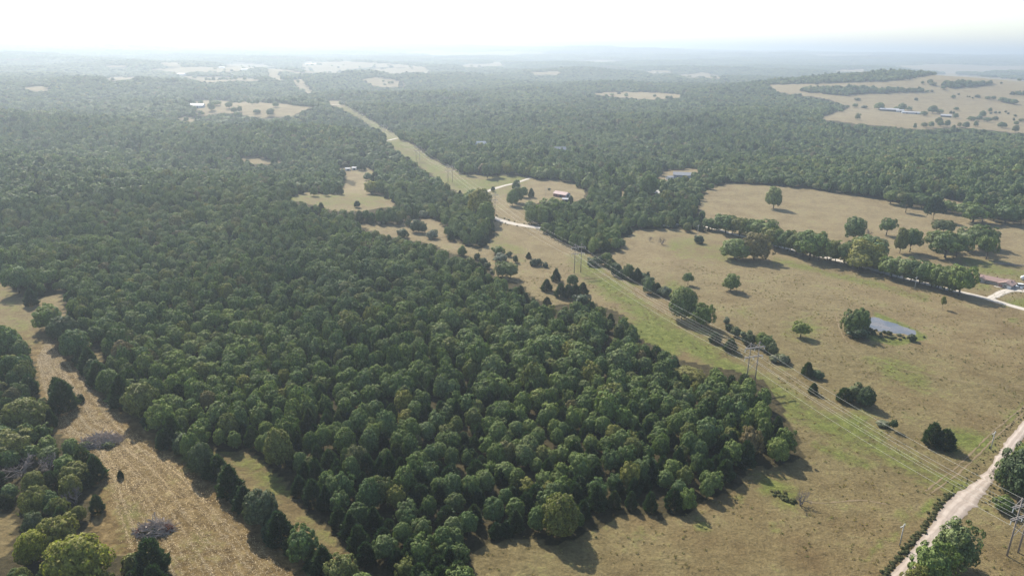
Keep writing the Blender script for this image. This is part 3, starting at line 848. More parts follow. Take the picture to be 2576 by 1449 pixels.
T('shrub', 2293, 857, 24, 18, 'dark rounded bush at the right end of the pond bank', mat=M_CEDAR)
T('cedar', 2030, 945, 32, 36, 'dark cedar beside a lighter bush below the corridor shrubs')
T('shrub', 2056, 951, 30, 20, 'green bush touching the right side of a dark cedar')
T('cedar', 2045, 990, 24, 28, 'small oval cedar standing alone beside the power line')
T('cedar', 2122, 1010, 38, 36, 'left dark tree of a three-tree clump in the pasture', mat=M_CEDAR)
T('shrub', 2153, 1008, 52, 46, 'lighter green bush in the middle of a three-tree clump')
T('round', 2176, 1022, 46, 50, 'right dark tree of a three-tree clump in the pasture', mat=M_CEDAR)
T('shrub', 2220, 1072, 34, 16, 'low pale weedy bush beside the thin dark shrub', mat=M_PALE)
T('young', 2246, 1083, 22, 28, 'thin dark shrub with a narrow shadow under the power line', mat=M_CEDAR)
T('cedar', 2343, 1119, 48, 58, 'large dark cedar near the gravel road, left half of the pair')
T('cedar', 2374, 1127, 56, 50, 'large dark cedar near the gravel road, right half of the pair')
# shrubs lining the far side of the power line
row = C5([(1780, 912, 95, 62), (1875, 908, 85, 90), (1915, 935, 80, 70), (1945, 985, 85, 100), (2030, 1012, 75, 115), (2092, 1028, 80, 100), (2165, 1012, 30, 62), (2168, 1108, 82, 105), (2232, 1112, 66, 80), (2292, 1132, 80, 80)])
OW = ['first', 'second', 'third', 'fourth', 'fifth', 'sixth', 'seventh', 'eighth', 'ninth', 'tenth', 'eleventh', 'twelfth', 'thirteenth', 'fourteenth', 'fifteenth', 'sixteenth', 'seventeenth',
      'eighteenth', 'nineteenth', 'twentieth', 'twenty-first', 'twenty-second', 'twenty-third', 'twenty-fourth', 'twenty-fifth', 'twenty-sixth']
sc5 = 0.85867 / 2.415
for k, (a, b, w, h) in enumerate(row):
    T(['shrub', 'round', 'cedar'][k % 3], a, b, w * sc5, h * sc5, OW[k] + ' tree from the far end of the shrub line beside the power line', 'shrub line beside the power line', M_PALE if k == 9 else None)
for k in range(len(row) - 1):
    a, b = (row[k][0] + row[k + 1][0]) / 2, (row[k][1] + row[k + 1][1]) / 2
    T('shrub', a, b, random.uniform(22, 34), random.uniform(18, 30), 'bush filling the ' + OW[k] + ' gap from the far end of the power-line shrub line', 'shrub line beside the power line', M_WEED if k % 3 == 1 else None)
T('round', 1714, 803, 72, 84, 'big dark tree at the bend of the shrub line beside the power line')
T('round', 1765, 822, 56, 62, 'dark tree right of the big dark one in the shrub line')
T('round', 1733, 770, 40, 40, 'dark tree behind the big dark one in the shrub line')
sc3 = 0.85867 / 1.841
for k, (a, b, w, h) in enumerate(C3([(235, 88, 40, 40), (245, 128, 36, 38), (285, 158, 52, 58), (350, 198, 84, 74), (420, 222, 60, 90), (450, 235, 80, 85), (480, 255, 66, 75), (490, 294, 50, 42), (535, 302, 64, 52), (560, 296, 40, 36)])):
    T('shrub' if k not in (4, 5) else 'round', a, b, w * sc3, h * sc3, OW[k] + ' bush from the left in the hedge beside the middle pylon', 'hedge beside the middle pylon', M_PALE if k in (0, 7, 8) else None)
T('cedar', 1799, 862, 30, 25, 'left one of two dark oval cedars behind the middle pylon')
T('cedar', 1837, 884, 36, 34, 'right one of two dark oval cedars behind the middle pylon')
# scattered cedars on the near side of the power line
lab = ['small dark bush near the hedge corner above the cedar pair', 'left bush of a touching pair beside the power line', 'right bush of a touching pair beside the power line', 'small round bush right of the touching pair',
       'oval cedar standing alone under the second pylon', 'pointed dark cedar left of the cedar clump', 'left cedar of the cedar clump at the wood corner', 'middle cedar of the cedar clump at the wood corner', 'right cedar of the cedar clump at the wood corner',
       'light green tree at the back of the cedar clump', 'dark cedar at the right back of the cedar clump', 'small round cedar at the wood edge below the cedar clump', 'wide low bush joining the cedar clump to the wood',
       'left half of a big round bush in the rough meadow', 'right half of a big round bush in the rough meadow', 'small bush left of the big meadow bush', 'small round bush touching the small one by the meadow', 'tiny bush at the wood edge in the meadow',
       'round bush alone in the brown meadow', 'dark tree, left of two joined in the brown meadow', 'dark tree, right of two joined in the brown meadow', 'light small tree beside the joined dark pair', 'pale feathery bush in the brown meadow']
for k, (a, b, w, h) in enumerate(C5([(1325, 862, 42, 46), (1362, 916, 58, 50), (1394, 912, 52, 56), (1443, 926, 44, 38), (1518, 1022, 72, 92), (1452, 1092, 88, 88), (1550, 1136, 84, 100), (1605, 1142, 90, 100), (1655, 1132, 90, 96), (1635, 1055, 84, 80),
        (1708, 1112, 84, 84), (1455, 1196, 56, 62), (1700, 1186, 120, 76), (1140, 992, 110, 112), (1195, 1002, 112, 112), (1005, 912, 62, 62), (1033, 932, 52, 46), (1065, 972, 30, 26), (435, 716, 74, 72), (530, 678, 84, 92), (572, 682, 70, 80), (475, 637, 46, 60), (645, 722, 86, 64)])):
    T('cedar' if k in (0, 4, 5, 6, 7, 8, 10, 11) else ('round' if k in (13, 14, 19, 20, 9) else 'shrub'), a, b, w * sc5, h * sc5, lab[k], 'scattered bushes near the power line', M_PALE if k == 22 else (M_CEDAR if k in (12, 19, 20, 1, 2, 3) else None))
for k, (a, b, w, h) in enumerate(C5([(65, 612, 52, 56), (195, 612, 58, 56), (300, 622, 26, 26), (120, 588, 32, 26), (500, 562, 44, 72), (575, 572, 64, 52), (110, 502, 48, 52), (225, 405, 50, 40), (855, 842, 62, 72), (1110, 832, 92, 62), (1125, 884, 104, 62), (1188, 852, 44, 42), (960, 872, 44, 52), (1232, 892, 36, 60)])):
    T('cedar' if k in (1, 4) else 'shrub', a, b, w * sc5, h * sc5, 'small bush dotted over the rough clearings left of the power line', 'bushes in the rough clearings', M_PALE if k in (5, 10) else (M_LIME if k in (8, 9) else None))
# tree row along the farm road
row = C6([(180, 642, 84, 62), (300, 664, 130, 112), (400, 684, 112, 112), (490, 696, 112, 110), (585, 724, 150, 135), (370, 850, 170, 132), (505, 852, 170, 180), (640, 770, 130, 125), (715, 792, 112, 132), (800, 815, 130, 150), (900, 852, 165, 185),
          (1020, 864, 135, 145), (1140, 884, 104, 142), (1310, 850, 200, 150), (1265, 905, 185, 180), (1240, 935, 125, 112), (1390, 938, 112, 112), (1470, 982, 135, 128), (1560, 1002, 150, 152), (1670, 1026, 135, 145), (1760, 1048, 135, 152), (1850, 1076, 135, 162), (1955, 1104, 160, 195)])
for k, (a, b, w, h) in enumerate(row):
    T('oak' if k not in (5, 6) else 'round', a, b + 7, w * sc5 * 1.25, h * sc5 + 7, OW[k] + ' tree from the left in the tree row along the farm road', 'tree row along the farm road')
rs = sorted([q for k, q in enumerate(row) if k not in (5, 6)])
for k in range(len(rs) - 1):
    a, b = (rs[k][0] + rs[k + 1][0]) / 2, (rs[k][1] + rs[k + 1][1]) / 2 + 5
    T('round', a, b, (rs[k][2] + rs[k + 1][2]) * 0.5 * sc5 * 0.9, (rs[k][3] + rs[k + 1][3]) * 0.5 * sc5 * 0.82 + 5, 'lower tree behind the ' + OW[k] + ' gap from the left in the farm road row', 'tree row along the farm road')
# trees by the barn and the green meadow
e8 = 0.85867 / 6.0375
lab = ['round oak nearest the power line at the back of the green meadow', 'left oak of three joined ones at the back of the green meadow', 'middle oak of three joined ones at the back of the green meadow', 'right oak of three joined ones at the back of the green meadow',
       'oak standing apart on the green meadow by the lane end', 'tall tree, left front of the grove beside the barn', 'dense tree in the middle of the grove beside the barn', 'tree at the right back of the grove beside the barn', 'pointed cedar at the right end of the barn grove',
       'round dark tree on the slope below the barn grove', 'tall dark tree beside the pale road below the barn', 'large light green willow-like tree below the barn', 'dark pointed spruce standing right of the barn', 'small round bush left of the barn', 'bushy tree on the lane verge under the power line']
for k, (kd, a, b, w, h) in enumerate([('oak', 435, 212, 155, 215), ('oak', 775, 262, 200, 290), ('oak', 858, 244, 160, 250), ('oak', 932, 238, 160, 245), ('oak', 1135, 208, 165, 215), ('round', 1215, 745, 205, 300), ('round', 1300, 690, 220, 290),
        ('round', 1410, 595, 155, 195), ('cedar', 1548, 594, 115, 165), ('round', 1525, 850, 210, 190), ('round', 1545, 1062, 205, 270), ('round', 1900, 910, 410, 310), ('cedar', 2245, 726, 110, 165), ('shrub', 1862, 468, 54, 42), ('shrub', 868, 492, 80, 100)]):
    (a, b), = E8([(a, b)])
    T(kd, a, b, w * e8, h * e8, lab[k], 'trees around the barn field', M_LIME if k == 11 else None)
for a, b, w, h, l in ((1208, 548, 60, 78, 'tall dark tree where the pale road vanishes behind the wood'), (1222, 566, 46, 60, 'dark tree just below the hidden bend of the pale road'), (1190, 530, 54, 56, 'round tree hiding the bend between road and lane')):
    T('round', a, b, w, h, l, 'trees at the hidden road bend')
# yellowing and light trees in the middle distance
for k, (a, b, w, h, mt_, l) in enumerate([(1630, 502, 46, 66, M_LIME, 'bright green round tree beside the grey house yard'), (935, 488, 36, 34, M_YELLOW, 'yellow tree at the edge of the small clearing left of the power line'),
        (765, 397, 24, 24, M_YELLOW, 'yellowish tree at the far clearing near the white sheds'), (883, 392, 34, 26, M_LIME, 'pale yellow-green tree above the white sheds'), (888, 412, 38, 26, M_LIME, 'light green spreading tree just above the white sheds'),
        (1490, 975, 22, 34, M_YELLOW, 'small bright yellow-green tree inside the big central wood'), (1408, 1345, 100, 105, M_OLIVE, 'large yellow-olive tree at the lower edge of the big wood'),
        (1730, 960, 90, 34, M_OLIVE, 'wide yellow-green crown near the right corner of the big wood'), (1660, 1150, 44, 60, M_LIME, 'light green tree in the right part of the big wood')]):
    T('round', a, b, w, h, l, None, mt_)
# hedge between the hayfield and the grass strip
for k, (a, b, w, h) in enumerate([(112, 832, 64, 64), (150, 866, 66, 70), (182, 902, 66, 72), (215, 938, 58, 64), (238, 968, 54, 58), (266, 992, 58, 62), (296, 1022, 66, 80), (345, 1056, 80, 92), (396, 1086, 66, 76), (424, 1118, 58, 76), (398, 1132, 36, 48), (470, 1160, 48, 70),
        (498, 1194, 62, 80), (538, 1206, 54, 62), (568, 1246, 70, 78), (604, 1284, 62, 62), (646, 1326, 84, 92), (694, 1368, 78, 82), (752, 1416, 74, 90), (802, 1456, 80, 84), (852, 1482, 84, 84), (900, 1530, 84, 84)]):
    T('cedar' if k in (3, 4, 6, 9, 10, 13, 14, 15, 17, 19) else 'round', a + 12, b - 3, w, h, OW[k] + ' tree from the top in the hedge beside the hayfield', 'hedge beside the hayfield', M_SHRUB if k in (1, 12, 16) else None)
HB = [(112, 832), (150, 866), (182, 902), (215, 938), (238, 968), (266, 992), (296, 1022), (345, 1056), (396, 1086), (424, 1118), (470, 1160), (498, 1194), (538, 1206), (568, 1246), (604, 1284), (646, 1326), (694, 1368), (752, 1416), (802, 1456), (852, 1482)]
for k in range(len(HB) - 1):
    a, b = (HB[k][0] + HB[k + 1][0]) / 2 + 14, (HB[k][1] + HB[k + 1][1]) / 2 - 2
    T('cedar' if k % 3 else 'shrub', a, b, random.uniform(40, 54), random.uniform(40, 56), 'low cedar filling the hayfield hedge below its ' + OW[k] + ' tree' if k % 3 else 'low bush filling the hayfield hedge below its ' + OW[k] + ' tree', 'hedge beside the hayfield')
# roadside trees, lower right
T('round', 2394, 1424, 100, 114, 'large round tree at the roadside, right one of the front clump', var=1)
T('round', 2338, 1476, 100, 110, 'large round tree at the roadside, middle one of the front clump', var=3)
T('round', 2294, 1516, 74, 92, 'roadside tree cut by the lower photo edge in the front clump')
T('round', 2562, 1262, 120, 140, 'dense green tree beyond the road at the right photo edge', mat=M_SHRUB)
T('round', 2528, 1228, 60, 80, 'dark tree overhanging the road at the right photo edge')
T('round', 2580, 1215, 90, 110, 'leafy tree behind the dense one at the right photo edge', mat=M_LIME)
T('shrub', 2524, 1284, 52, 40, 'light green bush at the foot of the roadside trees by the big pylon', mat=M_LIME)
T('bare', 2503, 1203, 40, 34, 'dark sparse branches reaching over the road at the right')
# hayfield and thicket
T('cedar', 163, 1031, 70, 80, 'big dark cedar standing in the hayfield')
T('cedar', 149, 1012, 44, 66, 'narrow cedar joined to the left of the big hayfield cedar')
T('shrub', 206, 1010, 18, 20, 'small bush right of the big hayfield cedar', mat=M_CEDAR)
T('cedar', 130, 1074, 32, 48, 'thin cedar between the hayfield cedar and the thicket')
T('cedar', 304, 1202, 17, 20, 'tiny cedar alone on the cut hayfield')
T('cedar', 246, 1288, 34, 44, 'small cedar on the left margin of the hayfield')
T('cedar', 243, 1204, 54, 62, 'dark cedar at the tip of the thicket by the brush pile')
T('cedar', 214, 1190, 58, 66, 'dark cedar beside the thicket tip, left of the other')
T('cedar', 385, 1452, 86, 100, 'big dark cedar at the lower photo edge beside the hayfield')
T('round', 205, 1478, 150, 128, 'bright yellow-green tree at the lower left photo edge', mat=M_YELLOW, var=2)
T('round', 86, 1412, 76, 76, 'smaller bright yellow-green tree left of the biggest one', mat=M_YELLOW, var=4)
T('shrub', 340, 1440, 66, 50, 'olive bush beside the big dark cedar at the lower edge', mat=M_OLIVE)
T('round', 155, 1370, 84, 74, 'light grey-green tree in the lower thicket', mat=M_OLIVE)
T('round', 70, 1085, 96, 84, 'yellow-green spreading tree in the left thicket', mat=M_OLIVE)
T('round', 36, 1150, 96, 66, 'olive tree with thin crown in the left thicket', mat=M_OLIVE)
T('bare', 60, 1200, 110, 66, 'grey leafless thicket tree at the left photo edge', mat=None)
T('bare', 120, 1190, 90, 60, 'grey leafless thicket tree right of the edge one')
T('bare', 190, 1270, 70, 56, 'grey leafless bush at the edge of the lower thicket')
T('round', 182, 1250, 56, 56, 'yellow-green bushy tree behind the grey leafless bush', mat=M_OLIVE)
T('oak', 48, 738, 64, 68, 'large round tree at the left edge beside the grass strip')
T('oak', 122, 726, 46, 50, 'round tree standing apart right of the large edge tree')
T('cedar', 80, 768, 34, 44, 'cedar at the foot of the large round edge tree')
# trees dotted over the far right hills
fr = 0.85867 / 5.152
for k, (a, b, w, h) in enumerate(FR([(1042, 245, 52, 50), (1195, 262, 110, 50), (1355, 325, 80, 60), (60, 490, 90, 44), (945, 490, 60, 44), (1504, 462, 62, 56), (1586, 408, 36, 30), (1720, 440, 24, 24), (1755, 442, 26, 22), (1800, 462, 32, 26), (1870, 445, 90, 44),
        (2025, 475, 80, 50), (2110, 480, 70, 60), (2240, 510, 120, 70), (2420, 548, 110, 80), (2330, 530, 120, 70), (2232, 240, 36, 34), (385, 630, 140, 110), (640, 640, 60, 60), (725, 650, 130, 120), (840, 640, 90, 60), (1190, 685, 130, 120), (1305, 690, 100, 70), (1060, 720, 110, 70),
        (1470, 690, 50, 46), (1510, 695, 40, 46), (1540, 760, 80, 78), (60, 780, 90, 100), (25, 595, 70, 60), (160, 606, 96, 44), (925, 915, 50, 84), (1065, 890, 90, 70), (1170, 890, 86, 84), (1285, 850, 100, 110), (1310, 880, 90, 90), (1415, 885, 86, 104), (1505, 940, 64, 84),
        (1595, 890, 70, 72), (1693, 910, 100, 100), (1780, 795, 120, 66), (1890, 800, 90, 90), (1945, 740, 100, 96), (1845, 885, 70, 90), (2025, 815, 120, 70), (2135, 795, 84, 66), (2070, 695, 36, 34), (2145, 690, 46, 44), (2203, 690, 36, 40), (2297, 672, 36, 34), (2335, 700, 36, 34),
        (2440, 735, 40, 40), (2240, 905, 140, 90), (2440, 970, 90, 110), (2455, 860, 80, 60), (2530, 810, 80, 50), (2420, 795, 40, 44)])):
    T('shrub' if h < 50 else 'round', a, b, max(w * fr, 4), max(h * fr, 4) * 1.05, 'dark hazy tree dotted over the far pasture hills at right', 'trees on the far pasture hills')
fl = 0.85867 / 4.14
for k, (a, b, w, h) in enumerate(FL([(790, 740, 40, 70), (965, 748, 130, 70), (1125, 780, 84, 84), (1185, 838, 76, 80), (1250, 825, 66, 80), (1405, 735, 56, 46), (1690, 765, 80, 70), (1460, 840, 90, 52), (1620, 870, 90, 92), (805, 870, 40, 50), (605, 950, 60, 70)])):
    T('round' if w > 60 else 'oak', a, b, w * fl, h * fl, 'hazy tree in the far clearing with the white-roofed barn', 'trees in the far barn clearing')
N_SINGLE = len(TREES)

# ------------------------------------------------------------------ woods
TR = np.array(TREES)
def wood_points(r0, r1, sp, margin=160):
    ymax = r1; half = r1 * 0.80
    xs_ = np.arange(-half, half, sp); ys_ = np.arange(70, ymax, sp * 0.9)
    A, B = np.meshgrid(xs_, ys_); A = A + (np.arange(len(ys_)) % 2)[:, None] * sp * 0.5
    A = A + rng.uniform(-0.38, 0.38, A.shape) * sp; B = B + rng.uniform(-0.38, 0.38, B.shape) * sp
    A, B = A.ravel(), B.ravel(); R = np.hypot(A, B)
    k = (R >= r0) & (R < r1); A, B = A[k], B[k]
    Zt = terrain(A, B); u, v, dep = project(A, B, Zt)
    k = (u > -margin) & (u < IW + margin) & (v < IH + 130) & (dep > 50)
    return A[k], B[k], Zt[k], u[k], v[k], dep[k]

def grows(A, B, Zt, h, w, jit=0.0):
    ok = np.ones(len(A), bool)
    ju, jv = rng.normal(0, 1, len(A)) * jit, rng.normal(0, 1, len(A)) * jit * 0.35
    for f in (0.0, 0.45, 0.92):
        for s in ((-0.42, 0.42) if f < 0.9 else (0.0,)):
            u, v, d = project(A + s * w, B, Zt + f * h)
            ok &= ~look(open_mask, u + ju, v + jv)
    u, v, d = project(A, B, Zt)
    return ok | look(woods_mask, u, v)

# --- near woods: single trees in reach of the eye, then one mass behind them
A, B, Zt, u, v, dep = wood_points(60, 620, 5.2)
n = len(A)
big = np.sin(A / 31 + 1.3) * np.sin(B / 37 + 0.4) + rng.normal(0, 0.55, n)
edge_n = rng.uniform(0, 1, n)
# cedars gather along the lower edge of the wood and in the thicket
near_edge = sstep(900, 1350, v)
in_thicket = u < np.interp(v, [820, 1000, 1100, 1200, 1449], [60, 130, 190, 260, 330])
is_cedar = rng.uniform(0, 1, n) < np.where(in_thicket, 0.22, 0.20 + 0.28 * near_edge)
w = np.where(is_cedar, rng.uniform(3.6, 5.8, n), rng.uniform(3.7, 6.4, n) + (big > 1.0) * rng.uniform(1, 3.4, n))
h = np.where(is_cedar, w * rng.uniform(1.1, 1.6, n), w * rng.uniform(0.85, 1.4, n) + 1.5)
h = h * (1 + 0.16 * np.sin(A / 23 + 2 * np.sin(B / 41)) * np.cos(B / 29))
ok = grows(A, B, Zt, h, w, 3.0 + 8.0 * (1 - sstep(480, 720, v)))
# keep clear of roads and single trees
d = np.full(n, 1e9)
for tx, ty, tr_ in TR[np.hypot(TR[:, 0], TR[:, 1]) < 640]:
    d = np.minimum(d, np.hypot(A - tx, B - ty) - tr_ * 0.8 - w * 0.22)
ok &= d > 0
ok &= seg_dist(A, B, [tuple(q) for q in FARMC[::4]]) > 6.0
ok &= rng.uniform(0, 1, n) > 0.04
A, B, Zt, u, v, w, h, is_cedar = [q[ok] for q in (A, B, Zt, u, v, w, h, is_cedar)]
R = np.hypot(A, B)
inview = (u > -10) & (u < IW + 10) & (v < IH + 60)
order = np.argsort(np.where(inview, R, 1e6))
taken = np.zeros(len(A), bool)
nb = nc = 0
for i in order:
    if not inview[i]: break
    if is_cedar[i]:
        if nc >= 205: continue
        nc += 1
    else:
        if nb >= 190: continue
        nb += 1
    taken[i] = True
    th = u[i] < side[0, 0] if False else (u[i] < np.interp(v[i], [820, 1000, 1100, 1200, 1449], [60, 130, 190, 260, 330]))
    if th:
        kd = 'cedar' if is_cedar[i] else 'round'
        rr = random.random()
        mt_ = None if is_cedar[i] else (M_OLIVE if rr < 0.5 else (M_SHRUB if rr < 0.75 else None))
        lb = ('dark cedar among the tangled thicket at the lower left' if is_cedar[i] else 'leafy tree among the tangled thicket at the lower left'); gp = 'thicket at the lower left'
        place_tree(kd, A[i], B[i], Zt[i], w[i] * 0.9, h[i] * 0.8, lb, gp, mt_)
    else:
        zone = ('the lower left corner of the big wood' if u[i] < 900 and v[i] > 1120 else 'the bottom tip of the big wood' if v[i] > 1340 and u[i] < 1240 else
                'the left flank of the big wood' if u[i] < 900 else 'the big wood\'s right corner near the second pylon' if u[i] > 1640 and v[i] < 1090 else
                'the lower right edge of the big wood' if u[i] > 1500 else 'the lower edge of the big wood by the brown pasture' if v[i] > 1220 else 'the middle of the big central wood')
        sz = ('tall ' if h[i] > 11.2 else 'low ' if h[i] < 8.6 else '') if not is_cedar[i] else ('small ' if h[i] < 7.2 else '')
        lb = sz + ('dark cedar in ' if is_cedar[i] else 'round green tree in ') + zone
        place_tree('cedar' if is_cedar[i] else 'round', A[i], B[i], Zt[i], w[i] * 1.04, h[i], lb, ('cedars in ' if is_cedar[i] else 'broadleaf trees in ') + zone)

# --- instanced masses
def lo_mesh(name, crown, mat, trunk):
    V, F = crown
    tv = np.concatenate(trunk.v); tf = [f for f in trunk.f]
    me = bpy.data.meshes.new(name)
    nv = len(V)
    faces = [tuple(f) for f in F.tolist()] + [tuple(i + nv for i in f) for f in tf]
    me.from_pydata(np.concatenate([V, tv]).tolist(), [], faces)
    me.materials.append(mat); me.materials.append(M_BARK)
    mi = np.zeros(len(faces), np.int32); mi[len(F):] = 1
    me.polygons.foreach_set('material_index', mi); me.update()
    return me

def scatter(name, pts, rots, scls, ids, meshes, label=None, cat=None, kind='stuff'):
    pc = bpy.data.collections.new(name + '_kinds')
    for k, me in enumerate(meshes):
        pc.objects.link(bpy.data.objects.new('%s_%02d' % (name + '_kind', k), me))
    me = bpy.data.meshes.new(name)
    me.vertices.add(len(pts)); me.vertices.foreach_set('co', np.asarray(pts, np.float32).ravel())
    a = me.attributes.new('rot', 'FLOAT_VECTOR', 'POINT'); a.data.foreach_set('vector', np.asarray(rots, np.float32).ravel())
    a = me.attributes.new('scl', 'FLOAT_VECTOR', 'POINT'); a.data.foreach_set('vector', np.asarray(scls, np.float32).ravel())
    a = me.attributes.new('idx', 'INT', 'POINT'); a.data.foreach_set('value', np.asarray(ids, np.int32))
    o = obj(name, me, kind=kind, label=label, cat=cat)
    ng = bpy.data.node_groups.new(name + '_nodes', 'GeometryNodeTree')
    ng.interface.new_socket('Geometry', in_out='INPUT', socket_type='NodeSocketGeometry')
    ng.interface.new_socket('Geometry', in_out='OUTPUT', socket_type='NodeSocketGeometry')
    gi = ng.nodes.new('NodeGroupInput'); go = ng.nodes.new('NodeGroupOutput')
    ip = ng.nodes.new('GeometryNodeInstanceOnPoints'); ci = ng.nodes.new('GeometryNodeCollectionInfo')
    ci.inputs['Collection'].default_value = pc
    ci.inputs['Separate Children'].default_value = True; ci.inputs['Reset Children'].default_value = True
    ip.inputs['Pick Instance'].default_value = True
    def na(nm, ty):
        q = ng.nodes.new('GeometryNodeInputNamedAttribute'); q.data_type = ty; q.inputs['Name'].default_value = nm
        return q.outputs['Attribute']
    L = ng.links.new
    L(gi.outputs[0], ip.inputs['Points']); L(ci.outputs[0], ip.inputs['Instance'])
    L(na('idx', 'INT'), ip.inputs['Instance Index']); L(na('rot', 'FLOAT_VECTOR'), ip.inputs['Rotation']); L(na('scl', 'FLOAT_VECTOR'), ip.inputs['Scale'])
    L(ip.outputs[0], go.inputs[0])
    md = o.modifiers.new('scatter', 'NODES'); md.node_group = ng
    return o

def rotz(n): return np.stack([np.zeros(n), np.zeros(n), rng.uniform(0, 6.28, n)], 1)

MID = [lo_mesh('mid_broadleaf', broad_crown(seedr(100 + k), 1900, 0.072, 0.08, 58, (0.07, 0.13), irregular=[0.07, 0.16, 0.09, 0.2, 0.08, 0.13][k], egg=0.35 + 0.02 * k), M_LEAF, trunk_mb(seedr(100 + k), 0.028, 0.7, 0)) for k in range(6)] + \
      [lo_mesh('mid_cedar', cedar_crown(seedr(110 + k), 1300, 0.11, 0.03, [0.6, 0.72, 0.5][k]), M_CEDAR, trunk_mb(seedr(110 + k), 0.03, 0.7, 0)) for k in range(3)]
rest = ~taken
nA = rest.sum()
ids = np.where(is_cedar[rest], rng.integers(6, 9, nA), rng.integers(0, 6, nA))
ww = w[rest] * 1.04
scatter('woodland', np.stack([A[rest], B[rest], Zt[rest]], 1), rotz(nA), np.stack([ww, ww * rng.uniform(0.9, 1.1, nA), h[rest]], 1), ids, MID, 'unbroken green woodland behind the front trees', 'woodland')

LOW = [lo_mesh('far_broadleaf', broad_crown(seedr(130 + k), 520, 0.14, 0.06, 26, (0.10, 0.18), irregular=0.12), M_LEAF, trunk_mb(seedr(130 + k), 0.03, 0.6, 0)) for k in range(6)] + \
      [lo_mesh('far_cedar', cedar_crown(seedr(140 + k), 360, 0.2, 0.03, 0.65), M_CEDAR, trunk_mb(seedr(140 + k), 0.03, 0.6, 0)) for k in range(2)]
def far_wood(name, r0, r1, sp, label):
    A, B, Zt, u, v, dep = wood_points(r0, r1, sp, 120)
    n = len(A)
    big = np.sin(A / 83 + 1.3) * np.sin(B / 97 + 0.4) + rng.normal(0, 0.5, n)
    w = rng.uniform(0.78, 1.25, n) * sp * 1.06 * np.where(big > 0.6, 1.25, 1.0)
    h = (rng.uniform(6.0, 10.0, n) + (big > 0.6) * rng.uniform(1, 5, n)) * (1 + 0.2 * np.sin(A / 47 + 2 * np.sin(B / 71)) * np.cos(B / 53))
    ok = (grows(A, B, Zt, h, w, 7.0 if r0 < 1000 else (2.5 if r0 < 2000 else 1.2)) & (rng.uniform(0, 1, n) > 0.05)) | (rng.uniform(0, 1, n) < np.where(u > 1880, 0.001, 0.012 if r0 > 1000 else 0.002))
    for tx, ty, tr_ in TR[(np.hypot(TR[:, 0], TR[:, 1]) > r0 - 30) & (np.hypot(TR[:, 0], TR[:, 1]) < r1 + 30)]:
        ok &= np.hypot(A - tx, B - ty) > tr_ + 2
    ok &= seg_dist(A, B, [tuple(q) for q in FARMC[::4]]) > 6.0
    A, B, Zt, w, h = [q[ok] for q in (A, B, Zt, w, h)]; n = len(A)
    ids = np.where(rng.uniform(0, 1, n) < 0.13, rng.integers(6, 8, n), rng.integers(0, 6, n))
    scatter(name, np.stack([A, B, Zt], 1), rotz(n), np.stack([w, w, h], 1), ids, LOW, label, 'woodland')
    return n
n1 = far_wood('distant_woodland', 620, 1250, 6.6, 'green woodland covering the middle distance')
n2 = far_wood('hazy_woodland', 1250, 2700, 8.6, 'hazy blue-green woodland beyond the pastures')

# groves: patches of many low trees, for the land beyond
def grove(rg, size, n, w0, h0):
    Vs, Fs, k = [], [], 0
    for i in range(n):
        V, F = broad_crown(rg, 70, 0.34, 0.05, 8, (0.2, 0.3), irregular=0.1)
        w_ = w0 * rg.uniform(0.8, 1.4); h_ = h0 * rg.uniform(0.75, 1.25)
        V = V * np.array([w_, w_, h_]) + np.array([rg.uniform(-size / 2, size / 2), rg.uniform(-size / 2, size / 2), 0])
        Vs.append(V); Fs.append(F + k); k += len(V)
    return mesh_np('grove', np.concatenate(Vs), np.concatenate(Fs), [M_LEAF])
GR = [grove(seedr(150 + k), 100, 75, 12, 12.5) for k in range(4)]
def groves(name, r0, r1, sp, s, label):
    A, B, Zt, u, v, dep = wood_points(r0, r1, sp, 60)
    ok = np.ones(len(A), bool)
    for dx in (-0.3, 0, 0.3):
        for dz in (0, 11):
            uu, vv, _ = project(A + dx * sp, B, Zt + dz)
            ok &= ~look(open_mask, uu, vv) | look(woods_mask, uu, vv)
    fn = np.sin(A / 610 + 2) + np.sin(B / 900 + A / 1500) + np.sin((A - B) / 470)
    ok &= ~((np.hypot(A, B) > 4200) & (fn > 1.25))
    A, B, Zt = A[ok], B[ok], Zt[ok]; n = len(A)
    scatter(name, np.stack([A, B, Zt], 1), rotz(n), np.stack([np.full(n, s), np.full(n, s), rng.uniform(0.8, 1.25, n)], 1), rng.integers(0, 4, n), GR, label, 'woodland')
    return n
n5 = far_wood('pale_woodland', 2700, 4400, 12.5, 'pale blue-green woodland between the far fields')
n3 = groves('far_woodland', 4400, 6400, 78, 1.0, 'pale blue far woodland below the horizon')
n4 = groves('horizon_woodland', 6400, 16000, 190, 2.3, 'faint woodland along the white horizon')
print('single', N_SINGLE, 'near', nb, nc, 'rest', int(nA), n1, n2, n3, n4)

